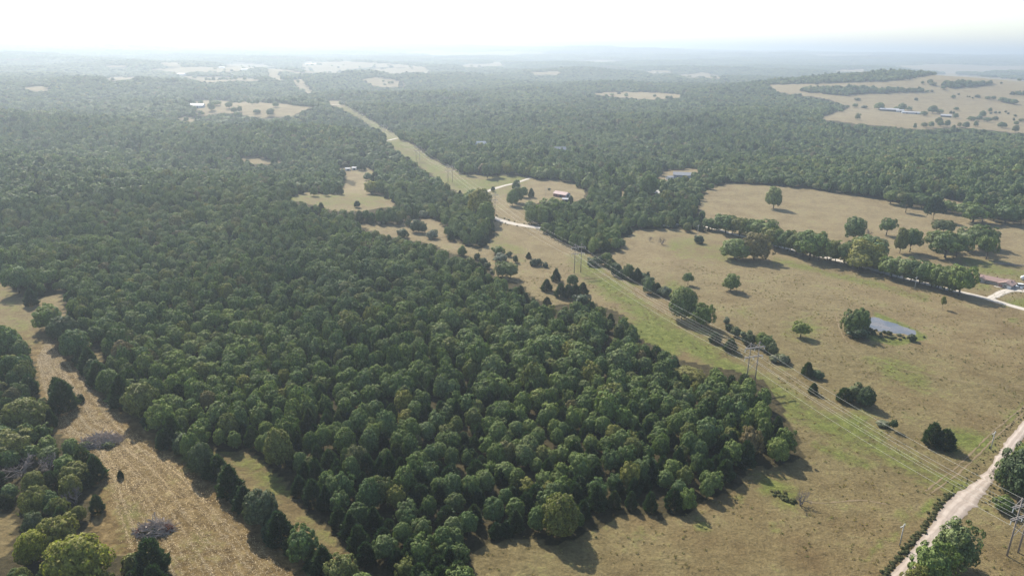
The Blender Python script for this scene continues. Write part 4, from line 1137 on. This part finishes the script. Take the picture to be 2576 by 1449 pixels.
# ------------------------------------------------------------------ power line
TW = [(2549.5, 1394), None, (1452.5, 686), None, (1132.5, 458), (1051.5, 405)]
tower_pos = [(128.4, 156.2), (91.5, 254.0), (36.7, 394.8), (-15.8, 541.0), (-59.3, 677.3), (-105.6, 804.7)]
for q in K5([(1242, 545), (868, 306)]): tower_pos.append(at(*q)[:2])
tower_pos = [np.array(q) for q in tower_pos]
tower_pos.append(tower_pos[-1] + (tower_pos[-1] - tower_pos[-2]) * 0.9)
PH = 17.0
def tower_meshes():
    parts = []
    HS = 2.0
    for s in (-1, 1):
        parts.append(('pole', MB().tube([(s * HS, 0, -0.5), (s * HS, 0, PH * 0.5), (s * HS, 0, PH)], [0.24, 0.20, 0.15], 10).mesh('pylon_pole', M_POLE, True)))
    zu, zl = PH - 2.3, PH - 5.9
    parts.append(('crossarm', MB().box(-4.5, 4.5, 0.18, 0.34, zu - 0.14, zu + 0.14).box(-4.5, 4.5, -0.34, -0.18, zu - 0.14, zu + 0.14).mesh('upper_arm', M_ARM)))
    parts.append(('crossarm', MB().box(-4.1, 4.1, 0.18, 0.34, zl - 0.14, zl + 0.14).box(-4.1, 4.1, -0.34, -0.18, zl - 0.14, zl + 0.14).mesh('lower_arm', M_ARM)))
    for s in (-1, 1):
        parts.append(('arm_brace', MB().tube([(s * HS, 0.1, PH - 0.3), (s * 4.3, 0.1, zu + 0.1)], 0.075, 6).mesh('outer_brace', M_ARM)))
        parts.append(('arm_brace', MB().tube([(s * HS, 0.1, PH - 0.3), (s * 0.15, 0.1, zu + 0.1)], 0.07, 6).mesh('inner_brace', M_ARM)))
        parts.append(('cross_brace', MB().tube([(s * HS, -0.05 * s, zl - 1.8), (-s * HS, -0.05 * s, zl - 5.6)], 0.075, 6).mesh('x_brace', M_ARM)))
    for z_, e_ in ((zu, 4.4), (zl, 4.0)):
        for x_ in (-e_, 0, e_):
            pts = [(x_, 0, z_ - 0.1 - 0.115 * i) for i in range(12)]
            parts.append(('insulator', MB().tube(pts, [0.03] + [0.13 if i % 2 else 0.07 for i in range(10)] + [0.04], 8).mesh('insulator_string', M_INSUL, True)))
    return parts
TPARTS = tower_meshes()
tl = ['nearest big wooden H-frame pylon at the lower right photo edge', 'second H-frame pylon, beside the right corner of the big wood', 'third H-frame pylon, on the brown corridor above the cedar clump', 'fourth H-frame pylon, between the two pale road stretches',
      'fifth H-frame pylon, on the green corridor behind the lane', 'sixth H-frame pylon, small, higher up the green corridor', 'seventh H-frame pylon, tiny, near the dirt track across the corridor', 'eighth H-frame pylon, tiny, near the top of the corridor', 'farthest faint H-frame pylon at the corridor top']
ATT = []
for k, q in enumerate(tower_pos):
    a = tower_pos[max(k - 1, 0)]; b = tower_pos[min(k + 1, len(tower_pos) - 1)]
    dr = (b - a) / np.linalg.norm(b - a)
    perp = np.array([dr[1], -dr[0]])
    rz = math.atan2(perp[1], perp[0]); z = float(terrain(*q))
    e = obj('power_pylon', None, None, (q[0], q[1], z), rz, (1, 1, 1), tl[k], 'pylon', 'H-frame pylons of the power line')
    for nm, me in TPARTS: obj(nm, me, e)
    ATT.append([(q[0] + perp[0] * x_, q[1] + perp[1] * x_, z + zz) for x_, zz in ((-4.4, PH - 2.3 - 1.4), (0, PH - 2.3 - 1.4), (4.4, PH - 2.3 - 1.4), (-4.0, PH - 5.9 - 1.4), (0, PH - 5.9 - 1.4), (4.0, PH - 5.9 - 1.4))])
first = [tuple(np.array(a) + (np.array(a) - np.array(b)) * 1.1) for a, b in zip(ATT[0], ATT[1])]
ATT.insert(0, first)
wl = ['upper left', 'upper middle', 'upper right', 'lower left', 'lower middle', 'lower right']
for c in range(6):
    pts = []
    for k in range(len(ATT) - 1):
        a, b = np.array(ATT[k][c]), np.array(ATT[k + 1][c])
        Ls = np.linalg.norm(b - a)
        for t in np.linspace(0, 1, 25)[(0 if k == 0 else 1):]:
            q = a + (b - a) * t; q[2] -= 4 * t * (1 - t) * Ls * 0.017; pts.append(tuple(q))
    obj('power_cable', MB().tube(pts, 0.024, 5).mesh('power_cable', M_WIRE, True), None, label=wl[c] + ' cable strung along the whole line of pylons', cat='cable', group='cables of the power line')

# roadside utility poles
def util_pole(bx, by, hpx, label, mat=M_POLEPALE, rz=0.6):
    x, y, z = at(bx, by); d = raydir(bx, by - hpx); h = CAM_H + d[2] / d[1] * y - z
    h = min(max(h, 6.5), 10.5)
    e = obj('utility_pole', None, None, (x, y, z), rz, (1, 1, 1), label, 'utility pole', 'wooden utility poles')
    obj('pole', MB().tube([(0, 0, -0.4), (0, 0, h)], [0.17, 0.12], 8).mesh('utility_shaft', mat, True), e)
    obj('crossarm', MB().box(-1.25, 1.25, 0.12, 0.26, h - 0.75, h - 0.58).mesh('utility_arm', mat), e)
    for s in (-1.1, 0.0, 1.1):
        obj('insulator', MB().tube([(s, 0.19 if s else 0, h - 0.58 if s else h), (s, 0.19 if s else 0, (h - 0.58 if s else h) + 0.28)], [0.06, 0.04], 6).mesh('pin_insulator', M_INSUL), e)
    return e
util_pole(2492, 1131, 44, 'pale utility pole beside the gravel road near the green patch')
util_pole(2263, 1372, 52, 'thin pale utility pole left of the road near the lower edge')
util_pole(2301, 726, 30, 'pale utility pole in front of the right end of the tree row')
util_pole(2035, 646, 20, 'pale utility pole with crossarm in front of the middle tree row', rz=0.2)
util_pole(1755, 589, 20, 'thin utility pole at the left end of the tree row')
util_pole(1373, 491, 15, 'thin utility pole in the field left of the barn')

# ------------------------------------------------------------------ buildings
def gable(mb_w, mb_r, x0, x1, y0, y1, hw, hr, axis, ov=0.5, th=0.18):
    """walls into mb_w, roof slabs into mb_r; ridge runs along axis"""
    if axis == 'x':
        ym = (y0 + y1) / 2
        mb_w.prism([(y0, -0.3), (y1, -0.3), (y1, hw), (ym, hr), (y0, hw)], 'x', x0, x1)
        s = (hr - hw) / (ym - y0)
        for sg, ya in ((-1, y0), (1, y1)):
            e = ya + sg * ov; ze = hw - s * ov
            mb_r.prism([(ym, hr + 0.03), (e, ze + 0.03), (e, ze + th + 0.03), (ym, hr + th + 0.03)], 'x', x0 - ov, x1 + ov)
    else:
        xm = (x0 + x1) / 2
        mb_w.prism([(x0, -0.3), (x1, -0.3), (x1, hw), (xm, hr), (x0, hw)], 'y', y0, y1)
        s = (hr - hw) / (xm - x0)
        for sg, xa in ((-1, x0), (1, x1)):
            e = xa + sg * ov; ze = hw - s * ov
            mb_r.prism([(xm, hr + 0.03), (e, ze + 0.03), (e, ze + th + 0.03), (xm, hr + th + 0.03)], 'y', y0 - ov, y1 + ov)

def window(parent, x0, x1, y, z0, z1, panes=2, name='window'):
    f = MB().box(x0 - 0.1, x1 + 0.1, y - 0.10, y, z1, z1 + 0.12).box(x0 - 0.1, x1 + 0.1, y - 0.14, y, z0 - 0.12, z0).box(x0 - 0.1, x0, y - 0.10, y, z0, z1).box(x1, x1 + 0.1, y - 0.10, y, z0, z1)
    for k in range(1, panes):
        xm = x0 + (x1 - x0) * k / panes; f.box(xm - 0.05, xm + 0.05, y - 0.09, y, z0, z1)
    wo = obj(name, f.mesh('window_frame', M_WHITE), parent)
    for k in range(panes):
        a = x0 + (x1 - x0) * k / panes + (0.05 if k else 0); b = x0 + (x1 - x0) * (k + 1) / panes - (0.05 if k < panes - 1 else 0)
        obj('pane', MB().box(a, b, y - 0.05, y - 0.02, z0, z1).mesh('window_pane', M_GLASS), wo)

def ranch_house():
    p0 = np.array(at(*H3([(525, 585)])[0])[:2]); p1 = np.array(at(*H3([(1480, 792)])[0])[:2])
    ang = math.atan2(p1[1] - p0[1], p1[0] - p0[0]); Ln = float(np.linalg.norm(p1 - p0))
    e = obj('ranch_house', None, None, (p0[0], p0[1], 0), ang, (1, 1, 1), 'tan single-storey ranch house with brown hipped roof at the right edge', 'house')
    s = Ln / 23.0
    e.scale = (s, s, s)
    w1, r1, w2, r2, w3, r3 = MB(), MB(), MB(), MB(), MB(), MB()
    gable(w1, r1, 0.4, 20, 1.6, 9.6, 2.7, 4.5, 'x', 0.6)
    gable(w2, r2, 0, 5.6, 0, 7.0, 2.7, 4.15, 'y', 0.55)
    gable(w3, r3, 14.4, 23, -1.2, 8.8, 2.7, 4.4, 'y', 0.6)
    obj('wall', w1.mesh('main_wall', M_WALL), e); obj('wall', w2.mesh('left_wing_wall', M_WALL), e); obj('wall', w3.mesh('right_wing_wall', M_WALL), e)
    obj('roof', r1.mesh('main_roof', M_ROOFBR), e); obj('roof', r2.mesh('left_wing_roof', M_ROOFBR), e); obj('roof', r3.mesh('right_wing_roof', M_ROOFBR), e)
    window(e, 1.9, 3.7, 0, 1.0, 2.1, 2); window(e, 7.4, 8.6, 1.6, 1.2, 2.0, 2); window(e, 12.2, 12.9, 1.6, 1.2, 2.0, 1); window(e, 18.2, 19.7, -1.2, 0.9, 2.2, 2)
    obj('brick_panel', MB().box(15.0, 16.1, -1.28, -1.19, 0, 2.6).mesh('brick_front', M_BRICK), e)
    d_ = obj('door', MB().box(16.3, 17.3, -1.27, -1.19, 0, 2.1).mesh('front_door', M_WALLRED), e)
    obj('handle', MB().box(17.1, 17.18, -1.33, -1.27, 1.0, 1.1).mesh('door_knob', M_RIM), d_)
    obj('garage_door', MB().box(20.3, 22.7, -1.26, -1.19, 0, 2.15).mesh('garage_door', M_WHITE), e)
    obj('porch', MB().box(12.6, 17.8, -2.6, -1.3, -0.2, 0.14).mesh('porch_slab', M_CONC), e)
    obj('patio_roof', MB().box(9.0, 13.2, 10.3, 13.3, 2.5, 2.62).mesh('patio_sheet', M_ROOFWHITE), e)
    for x_, y_ in ((9.1, 13.1), (13.0, 13.1)): obj('post', MB().box(x_ - 0.07, x_ + 0.07, y_ - 0.07, y_ + 0.07, -0.3, 2.5).mesh('patio_post', M_WHITE), e)
    wf, rf = MB(), MB(); gable(wf, rf, 15.5, 20.5, 10.0, 14.0, 2.4, 3.5, 'x', 0.4)
    obj('wall', wf.mesh('rear_wing_wall', M_WALL), e); obj('roof', rf.mesh('rear_wing_roof', M_ROOFBR), e)
    obj('chimney', MB().box(10.8, 11.5, 6.3, 7.0, 3.5, 5.3).mesh('chimney', M_BRICK), e)
    return e, p0, ang, s
house, hp, hang, hs = ranch_house()
def hloc(x, y): return hp[0] + (x * math.cos(hang) - y * math.sin(hang)) * hs, hp[1] + (x * math.sin(hang) + y * math.cos(hang)) * hs

def simple_building(name, label, bx, by, L, W, hw, hr, ang, wall, roof, cat='barn', group=None, doors=1, wins=2):
    x, y, z = at(bx, by)
    e = obj(name, None, None, (x, y, z), math.radians(ang), (1, 1, 1), label, cat, group)
    w_, r_ = MB(), MB(); gable(w_, r_, -L / 2, L / 2, -W / 2, W / 2, hw, hr, 'x', min(0.5, W * 0.08))
    obj('wall', w_.mesh(name + '_wall', wall), e); obj('roof', r_.mesh(name + '_roof', roof), e)
    for k in range(doors):
        xc = L * (-0.25 + 0.5 * k) if doors > 1 else L * 0.1
        obj('door', MB().box(xc - 1.1, xc + 1.1, -W / 2 - 0.06, -W / 2 + 0.02, 0, min(hw - 0.3, 2.6)).mesh(name + '_door', M_DARK), e)
    for k in range(wins):
        xc = -L / 2 + L * (k + 0.5) / wins
        if doors and abs(xc - L * 0.1) < 1.8: continue
        obj('window', MB().box(xc - 0.5, xc + 0.5, -W / 2 - 0.05, -W / 2 + 0.02, 1.0, 1.9).mesh(name + '_window', M_GLASS), e)
    return e
b = simple_building('field_barn', 'long low barn with faded pink-red roof in the middle clearing', 1413, 495, 12.5, 7, 2.6, 4.2, -38, M_WALLRED, M_ROOFPINK)
obj('gable_board', MB().prism([(-3.5, 0.0), (3.5, 0.0), (3.5, 2.6), (0, 4.15), (-3.5, 2.6)], 'x', 6.25, 6.32).mesh('barn_gable', M_WALLBLUE), b)
obj('gable_door', MB().box(6.3, 6.38, -1.2, 1.2, 0, 2.4).mesh('barn_gable_door', M_DARK), b)
simple_building('open_shed', 'small white-roofed shed half hidden by the spruce below the barn', 1424, 508, 6, 4, 2.4, 3.0, -10, M_WALLRED, M_ROOFWHITE, 'shed')
simple_building('white_roofed_barn', 'far barn with bright white roof at the left end of a clearing', 496, 271, 24, 15, 4, 7, 8, M_WALLBLUE, M_ROOFWHITE)
q = FR([(535, 650), (700, 665), (870, 690), (1395, 740)])
simple_building('poultry_barn', 'long white-roofed barn, biggest of the far farm on the right', q[0][0], q[0][1], 34, 11, 3.4, 5.6, -20, M_DARK, M_ROOFWHITE, 'barn', 'far farm barns', 2, 0)
simple_building('poultry_barn', 'small white-roofed shed right of the biggest far barn', q[1][0], q[1][1], 14, 9, 3, 5, -20, M_WALLBLUE, M_ROOFWHITE, 'barn', 'far farm barns', 1, 0)
simple_building('poultry_barn', 'low white-roofed barn in the middle of the far farm', q[2][0], q[2][1], 34, 8, 2.6, 4, -14, M_WALLBLUE, M_ROOFWHITE, 'barn', 'far farm barns', 2, 0)
simple_building('poultry_barn', 'short white-roofed barn at the right end of the far farm', q[3][0], q[3][1], 18, 9, 3, 5, -25, M_DARK, M_ROOFWHITE, 'barn', 'far farm barns', 1, 0)
simple_building('forest_cabin', 'pale-roofed cabin showing through the trees right of the corridor', 1210, 378, 11, 9, 7.5, 10.5, 20, M_WALLBLUE, M_ROOFWHITE, 'cabin')
simple_building('grey_roofed_house', 'grey-roofed house behind trees beside the upper yard', 1716, 447, 17, 9, 3, 5.2, -12, M_WALLBLUE, M_ROOFGREY, 'house')
simple_building('yard_shed', 'dark shed with white front left of the grey-roofed house', 1684, 452, 6, 5, 2.4, 3.4, 20, M_WHITE, M_ROOFGREY, 'shed')
simple_building('hidden_house', 'pale roof showing through the dense trees above the barn', 1408, 394, 13, 9, 8, 11, 10, M_WALLBLUE, M_ROOFGREY, 'house')
q = K5([(665, 1112), (770, 1100)])
simple_building('white_shed', 'white shed in the small clearing, left one of two', q[0][0], q[0][1], 5.0, 3.4, 1.9, 2.6, 5, M_WALLBLUE, M_ROOFWHITE, 'shed', 'white clearing sheds')
simple_building('white_shed', 'white shed in the small clearing, right one of two', q[1][0], q[1][1], 4.4, 3.4, 2.0, 2.8, -5, M_WHITE, M_ROOFWHITE, 'shed', 'white clearing sheds')
for k, (a, b_, L_, l) in enumerate([(1085, 148, 90, 'tiny white building near the horizon in the middle of the photo'), (2190, 157, 110, 'tiny white building near the horizon at the right'),
        (558, 172, 40, 'tiny white roof in the hazy farmland at the far left'), (617, 178, 46, 'tiny white roof just right of another in the far left farmland'), (621, 189, 40, 'tiny white roof below the others in the far left farmland'),
        (775, 164, 50, 'tiny white roof left in the pale far fields'), (788, 163, 46, 'tiny white roof right in the pale far fields'), (457, 190, 44, 'tiny white roof by the far left pale field')]):
    simple_building('distant_farmhouse', l, a, b_, L_ * 0.6, L_ * 0.3, L_ * 0.09, L_ * 0.15, random.uniform(-20, 20), M_WHITE, M_ROOFWHITE, 'farm building', 'white roofs in the far haze', 0, 0)

# vehicles by the house
def car(name, label, x, y, ang, paint, L=4.6, W=1.85, H=1.5, suv=False):
    e = obj(name, None, None, (x, y, 0.02), ang, (1, 1, 1), label, 'car')
    hh = H
    prof = [(-L / 2, 0.35), (-L / 2, 0.85), (-L / 2 + 0.15, 0.95), (L / 2 - 1.25, 0.98), (L / 2 - 0.1, 0.8), (L / 2, 0.6), (L / 2, 0.35)]
    obj('body', MB().prism(prof, 'y', -W / 2, W / 2).mesh(name + '_body', paint), e)
    r0 = -L / 2 + (0.1 if suv else 0.7)
    cab = [(r0, 0.97), (r0 + 0.35, hh - 0.05), (r0 + 0.55, hh), (L / 2 - 2.1, hh), (L / 2 - 1.2, 0.98)]
    obj('cabin_glass', MB().prism(cab, 'y', -W / 2 + 0.14, W / 2 - 0.14).mesh(name + '_glass', M_GLASS), e)
    obj('roof', MB().box(r0 + 0.3, L / 2 - 2.0, -W / 2 + 0.1, W / 2 - 0.1, hh - 0.03, hh + 0.05).mesh(name + '_roof', paint), e)
    for sx in (-1, 1):
        for sy in (-1, 1):
            t_ = obj('wheel', MB().tube([(sx * L * 0.31, sy * (W / 2 - 0.2), 0.33), (sx * L * 0.31, sy * (W / 2 + 0.02), 0.33)], 0.33, 14).mesh(name + '_tyre', M_TYRE), e)
            obj('rim', MB().tube([(sx * L * 0.31, sy * (W / 2 - 0.05), 0.33), (sx * L * 0.31, sy * (W / 2 + 0.035), 0.33)], 0.19, 10).mesh(name + '_rim', M_RIM), t_)
    for sy in (-1, 1):
        obj('headlight', MB().box(L / 2 - 0.06, L / 2 + 0.02, sy * 0.62 - 0.17, sy * 0.62 + 0.17, 0.6, 0.74).mesh(name + '_lamp', M_WHITE), e)
x, y, z = at(*H3([(1745, 745)])[0]); car('parked_van', 'white van parked beside the ranch house at the right photo edge', x, y, hang + 0.5, M_CARW, 5.0, 1.95, 2.0, True)
x, y, z = at(*H3([(1635, 785)])[0]); car('parked_car', 'silver car parked in front of the white van by the ranch house', x, y, hang + 0.35, M_CARG)
x, y, z = at(*H3([(1790, 540)])[0])
e = obj('storage_tank', None, None, (x, y, 0), 0.5, (1, 1, 1), 'pale rounded storage tank behind the house at the right edge', 'tank')
obj('tank_shell', MB().tube([(-2.2, 0, 1.5), (-2.0, 0, 1.5), (-1.6, 0, 1.5), (1.6, 0, 1.5), (2.0, 0, 1.5), (2.2, 0, 1.5)], [0.3, 0.8, 1.05, 1.05, 0.8, 0.3], 14).mesh('tank_shell', M_WHITE, True), e)
for s in (-1.2, 1.2): obj('leg', MB().box(s - 0.12, s + 0.12, -0.8, 0.8, -0.2, 0.8).mesh('tank_leg', M_CONC), e)
for k, (a, b_, L_, l) in enumerate([(1658, 567, 17, 'long white pipe lying on the grass below the tree row'), (1688, 564, 14, 'fainter white pipe lying behind the long white one')]):
    x, y, z = at(a, b_)
    obj('white_pipe', MB().tube([(-L_ / 2, 0, 0.55), (L_ / 2, 0, 0.55)], 0.55, 10).mesh('white_pipe', M_WHITE, True), None, (x, y, z), -0.75, (1, 1, 1), l, 'pipe', 'white pipes on the grass')

# ------------------------------------------------------------------ brush piles
def brush_pile(bx, by, wpx, hm, label, red):
    x, y, z = at(bx, by); wm = wpx / px_per_m(bx, by)
    e = obj('brush_pile', None, None, (x, y, z), 0.15, (1, 1, 1), label, 'brush pile')
    rg = seedr(200 + red); mb = MB()
    for k in range(330):
        a = rg.uniform(0, 6.28); r = math.sqrt(rg.uniform(0, 1)); px_, py_ = r * math.cos(a) * wm * 0.46, r * math.sin(a) * wm * 0.33
        pz = hm * (1 - r ** 2) * rg.uniform(0.25, 1.0)
        d_ = Vector((rg.normal(0.8, 0.6), rg.normal(0.1, 0.6), rg.normal(0, 0.4))).normalized() * rg.uniform(0.7, 2.8)
        p_ = Vector((px_, py_, pz + 0.1))
        mb.tube([p_ - d_, p_ + Vector(rg.normal(0, 0.12, 3)), p_ + d_], [rg.uniform(0.06, 0.17), rg.uniform(0.05, 0.11), 0.03], 4, False)
    obj('branches', mb.mesh('brush_branches', M_GREYWOOD), e, kind='stuff')
    def clump(n, cx_, cy_, sx, sy, mat, nm):
        P = sphere_pts(n, rg) * np.array([sx, sy, hm * 0.75]) * rg.uniform(0.6, 1.0, (n, 1)) + np.array([cx_, cy_, 0.2]); P[:, 2] = np.abs(P[:, 2])
        nn = sphere_pts(n, rg) + np.array([0, 0, 0.6]); nn /= np.linalg.norm(nn, axis=1)[:, None]
        V, F = leaves(P, nn, 0.42, rg)
        obj(nm, mesh_np('brush_' + nm, V, F, [mat]), e, kind='stuff')
    if red:
        clump(420, wm * 0.30, -wm * 0.02, wm * 0.17, wm * 0.16, M_RED, 'dead_leaves'); clump(300, -wm * 0.36, -wm * 0.1, wm * 0.12, wm * 0.1, M_RED, 'dead_leaves')
        clump(420, -wm * 0.1, -wm * 0.16, wm * 0.34, wm * 0.12, M_WEED, 'green_leaves')
    else:
        clump(420, -wm * 0.28, -wm * 0.2, wm * 0.2, wm * 0.1, M_PALE, 'green_leaves'); clump(260, wm * 0.22, -wm * 0.26, wm * 0.16, wm * 0.07, M_PALE, 'green_leaves')
brush_pile(258, 1112, 104, 2.4, 'grey pile of cut branches on the hayfield', 0)
brush_pile(392, 1335, 92, 2.1, 'brush pile with red-brown dead leaves on the lower hayfield', 1)
x, y, z = at(*D6([(2390, 1120)])[0])
# a fallen branch heap behind the house
e = obj('fallen_branches', None, None, (x, y, z), -0.3, (1, 1, 1), 'low heap of fallen branches behind the ranch house', 'brush pile')
mb = MB(); rg = seedr(220)
for k in range(120):
    p_ = Vector((rg.uniform(-9, 9), rg.uniform(-1.2, 1.2), rg.uniform(0.1, 0.9))); d_ = Vector((rg.normal(0.9, 0.4), rg.normal(0, 0.4), rg.normal(0, 0.2))).normalized() * rg.uniform(0.6, 2)
    mb.tube([p_ - d_, p_ + d_], [0.08, 0.03], 4, False)
obj('branches', mb.mesh('fallen_branch_heap', M_GREYWOOD), e, kind='stuff')

# ------------------------------------------------------------------ cut hay lying in rows
def hay_rows():
    left = [(95, 905), (112, 985), (150, 1090), (205, 1110), (262, 1200), (290, 1290), (330, 1400), (400, 1560)]
    rightl = [(120, 850), (215, 965), (300, 1062), (380, 1130), (440, 1160), (530, 1240), (650, 1360), (820, 1540)]
    c0 = resample([at(*q)[:2] for q in left], 2.0); c1 = resample([at(*q)[:2] for q in rightl], 2.0)
    n = 260; c0, c1 = nres(c0, n), nres(c1, n)
    Vs, Fs, k = [], [], 0
    rg = seedr(300)
    rows = 15
    for r in range(rows):
        t = (r + 0.5) / rows + rg.normal(0, 0.008)
        line = c0 + (c1 - c0) * t
        wob = np.cumsum(rg.normal(0, 0.05, (n, 2)), 0); wob -= np.linspace(0, 1, n)[:, None] * wob[-1]
        line = line + wob
        tg = np.gradient(line, axis=0); tg /= np.linalg.norm(tg, axis=1)[:, None] + 1e-9
        nm = np.stack([tg[:, 1], -tg[:, 0]], 1)
        dens = 0.5 + 0.5 * np.sin(np.linspace(0, 9, n) + r * 1.7)
        u_, v_, _ = project(line[:, 0], line[:, 1], 0 * line[:, 0])
        for i in range(n - 1):
            for q in range(13 if r % 2 else 8):
                if rg.uniform() > 0.25 + 0.55 * dens[i]: continue
                if not (look(hay_mask, u_[i], v_[i])): continue
                f = rg.uniform(0, 1); c = line[i] * (1 - f) + line[i + 1] * f + nm[i] * rg.normal(0, 0.22 + 0.12 * (r % 3))
                L_ = rg.uniform(0.12, 0.42); w_ = rg.uniform(0.04, 0.09); a = math.atan2(tg[i, 1], tg[i, 0]) + rg.normal(0, 0.7)
                dx, dy = math.cos(a) * L_, math.sin(a) * L_; ox, oy = -math.sin(a) * w_, math.cos(a) * w_; zz = rg.uniform(0.05, 0.16)
                Vs += [(c[0] - dx, c[1] - dy, 0.03), (c[0] + ox, c[1] + oy, zz), (c[0] + dx, c[1] + dy, 0.03), (c[0] - ox, c[1] - oy, zz * 0.6)]
                Fs.append((k, k + 1, k + 2, k + 3)); k += 4
    # loose straw between the rows
    for q in range(9000):
        i = rg.integers(0, n); t = rg.uniform(0, 1); c = c0[i] + (c1[i] - c0[i]) * t + rg.normal(0, 1.0, 2)
        u1, v1, _ = project(c[0], c[1], 0.0)
        if not look(hay_mask, u1, v1): continue
        a = rg.uniform(0, 6.28); L_ = rg.uniform(0.12, 0.4); w_ = 0.06
        dx, dy, ox, oy = math.cos(a) * L_, math.sin(a) * L_, -math.sin(a) * w_, math.cos(a) * w_
        Vs += [(c[0] - dx, c[1] - dy, 0.03), (c[0] + ox, c[1] + oy, 0.09), (c[0] + dx, c[1] + dy, 0.03), (c[0] - ox, c[1] - oy, 0.05)]
        Fs.append((k, k + 1, k + 2, k + 3)); k += 4
    mt = leaf_mat('cut_hay', [(0, (0.30, 0.225, 0.125)), (1, (0.30, 0.225, 0.125))], 0.15, 0.2)
    obj('cut_hay', mesh_np('cut_hay', Vs, np.array(Fs), [mt]), kind='stuff', label='pale cut hay lying in curved rows on the hayfield', cat='hay')
hay_rows()

# ------------------------------------------------------------------ weeds and tussocks
TUFT = [mesh_np('tuft', *leaves(np.stack([rg_.normal(0, 0.25, 26), rg_.normal(0, 0.25, 26), rg_.uniform(0.05, 0.45, 26)], 1),
        (lambda q: q / np.linalg.norm(q, axis=1)[:, None])(rg_.normal(0, 0.5, (26, 3)) + np.array([0, 0, 0.8])), 0.34, rg_, True), [mt_])
        for rg_, mt_ in ((seedr(400), M_STRAW), (seedr(401), M_STRAW), (seedr(402), M_WEED))]
def tussocks():
    n = 15000
    P = []
    A = rng.uniform(-130, 300, n); B = rng.uniform(135, 420, n)
    u, v, dep = project(A, B, 0 * A)
    ok = look(open_mask, u, v) & (u > -60) & (u < IW + 60) & (v < IH + 90) & ~look(hay_mask, u, v) & ~in_poly(A, B, POND)
    ok &= seg_dist(A, B, [tuple(q) for q in FARMC[::4]]) > 4
    mid = (ROAD_L + ROAD_R) / 2
    ok &= seg_dist(A, B, [tuple(q) for q in mid[::4]]) > 5.5
    cl = np.sin(A / 7 + np.sin(B / 11) * 2) + np.sin(B / 5 + A / 13) + rng.normal(0, 0.8, n)
    ok &= cl > 0.2
    A, B = A[ok], B[ok]; n = len(A)
    s = rng.uniform(0.35, 0.85, n)
    ids = np.where(rng.uniform(0, 1, n) < 0.94, rng.integers(0, 2, n), 2)
    scatter('tussock_grass', np.stack([A, B, np.zeros(n)], 1), rotz(n), np.stack([s, s, s * 0.8], 1), ids, TUFT, 'dry grass tussocks over the pasture', 'grass')
tussocks()
WEEDS = [PROTO['shrub'][k][0].copy() for k in range(3)]
for me in WEEDS: me.materials.clear(); me.materials.append(M_WEED)
def weeds():
    P, Sx, I = [], [], []
    for line, off, sd_, dens, smin, smax in ((ROAD_L[2:36], -0.9, 0.7, 6, 0.4, 1.15), (ROAD_L[36:105], -1.8, 1.8, 2, 0.2, 0.65), (ROAD_R[36:80], 2.4, 2.0, 3, 0.2, 0.7)):
        tg = np.gradient(line, axis=0); tg /= np.linalg.norm(tg, axis=1)[:, None]
        nm = np.stack([tg[:, 1], -tg[:, 0]], 1)
        c = line
        for i in range(len(c)):
            for q in range(dens):
                p_ = c[i] + nm[i] * (off + rng.normal(0, sd_ * 0.6)) + tg[i] * rng.uniform(-1, 1)
                s = rng.uniform(smin, smax); P.append((p_[0], p_[1], 0)); Sx.append((s, s, s * rng.uniform(0.5, 0.8))); I.append(rng.integers(0, 3))
    # fence line under the tree row and weeds along the farm road
    c = FARMC; tg = np.gradient(c, axis=0); tg /= np.linalg.norm(tg, axis=1)[:, None] + 1e-9; nm = np.stack([tg[:, 1], -tg[:, 0]], 1)
    for i in range(30, len(c)):
        for sg in (-1, 1):
            if rng.uniform() < 0.55:
                p_ = c[i] + nm[i] * sg * rng.uniform(4.0, 6.0); s = rng.uniform(0.6, 2.0); P.append((p_[0], p_[1], float(terrain(*p_)))); Sx.append((s, s, s * 0.7)); I.append(rng.integers(0, 3))
    # corridor weeds under the bare shrub and along the ditch
    for q in C3([(500, 1000), (540, 1020), (580, 1040), (600, 1050), (560, 1035), (520, 1008)]):
        x, y, z = at(*q)
        for k in range(4):
            s = rng.uniform(0.8, 1.6); P.append((x + rng.normal(0, 1), y + rng.normal(0, 1), z)); Sx.append((s, s, s * 0.6)); I.append(rng.integers(0, 3))
    n = len(P)
    scatter('roadside_weeds', P, rotz(n), Sx, I, WEEDS, 'dark weeds lining the road verges', 'weeds')
weeds()

# ------------------------------------------------------------------ haze
hz = MB().box(-25500, 25500, -900, 25500, -40, 240).mesh('haze', M_WHITE)
hm = bpy.data.materials.new('haze_air'); hm.use_nodes = True
nt = hm.node_tree
for q in list(nt.nodes):
    if q.type != 'OUTPUT_MATERIAL': nt.nodes.remove(q)
vol = nt.nodes.new('ShaderNodeVolumePrincipled')
vol.inputs['Color'].default_value = (0.565, 0.655, 0.74, 1)
vol.inputs['Density'].default_value = HAZE_DENSITY
vol.inputs['Density Attribute'].default_value = ''
vol.inputs['Anisotropy'].default_value = 0.45
nt.links.new(vol.outputs[0], nt.nodes['Material Output'].inputs['Volume'])
try: hm.cycles.homogeneous_volume = True
except Exception: pass
hz.materials.clear(); hz.materials.append(hm)
obj('haze', hz, kind='stuff')
print('min z', float(Z.min()))
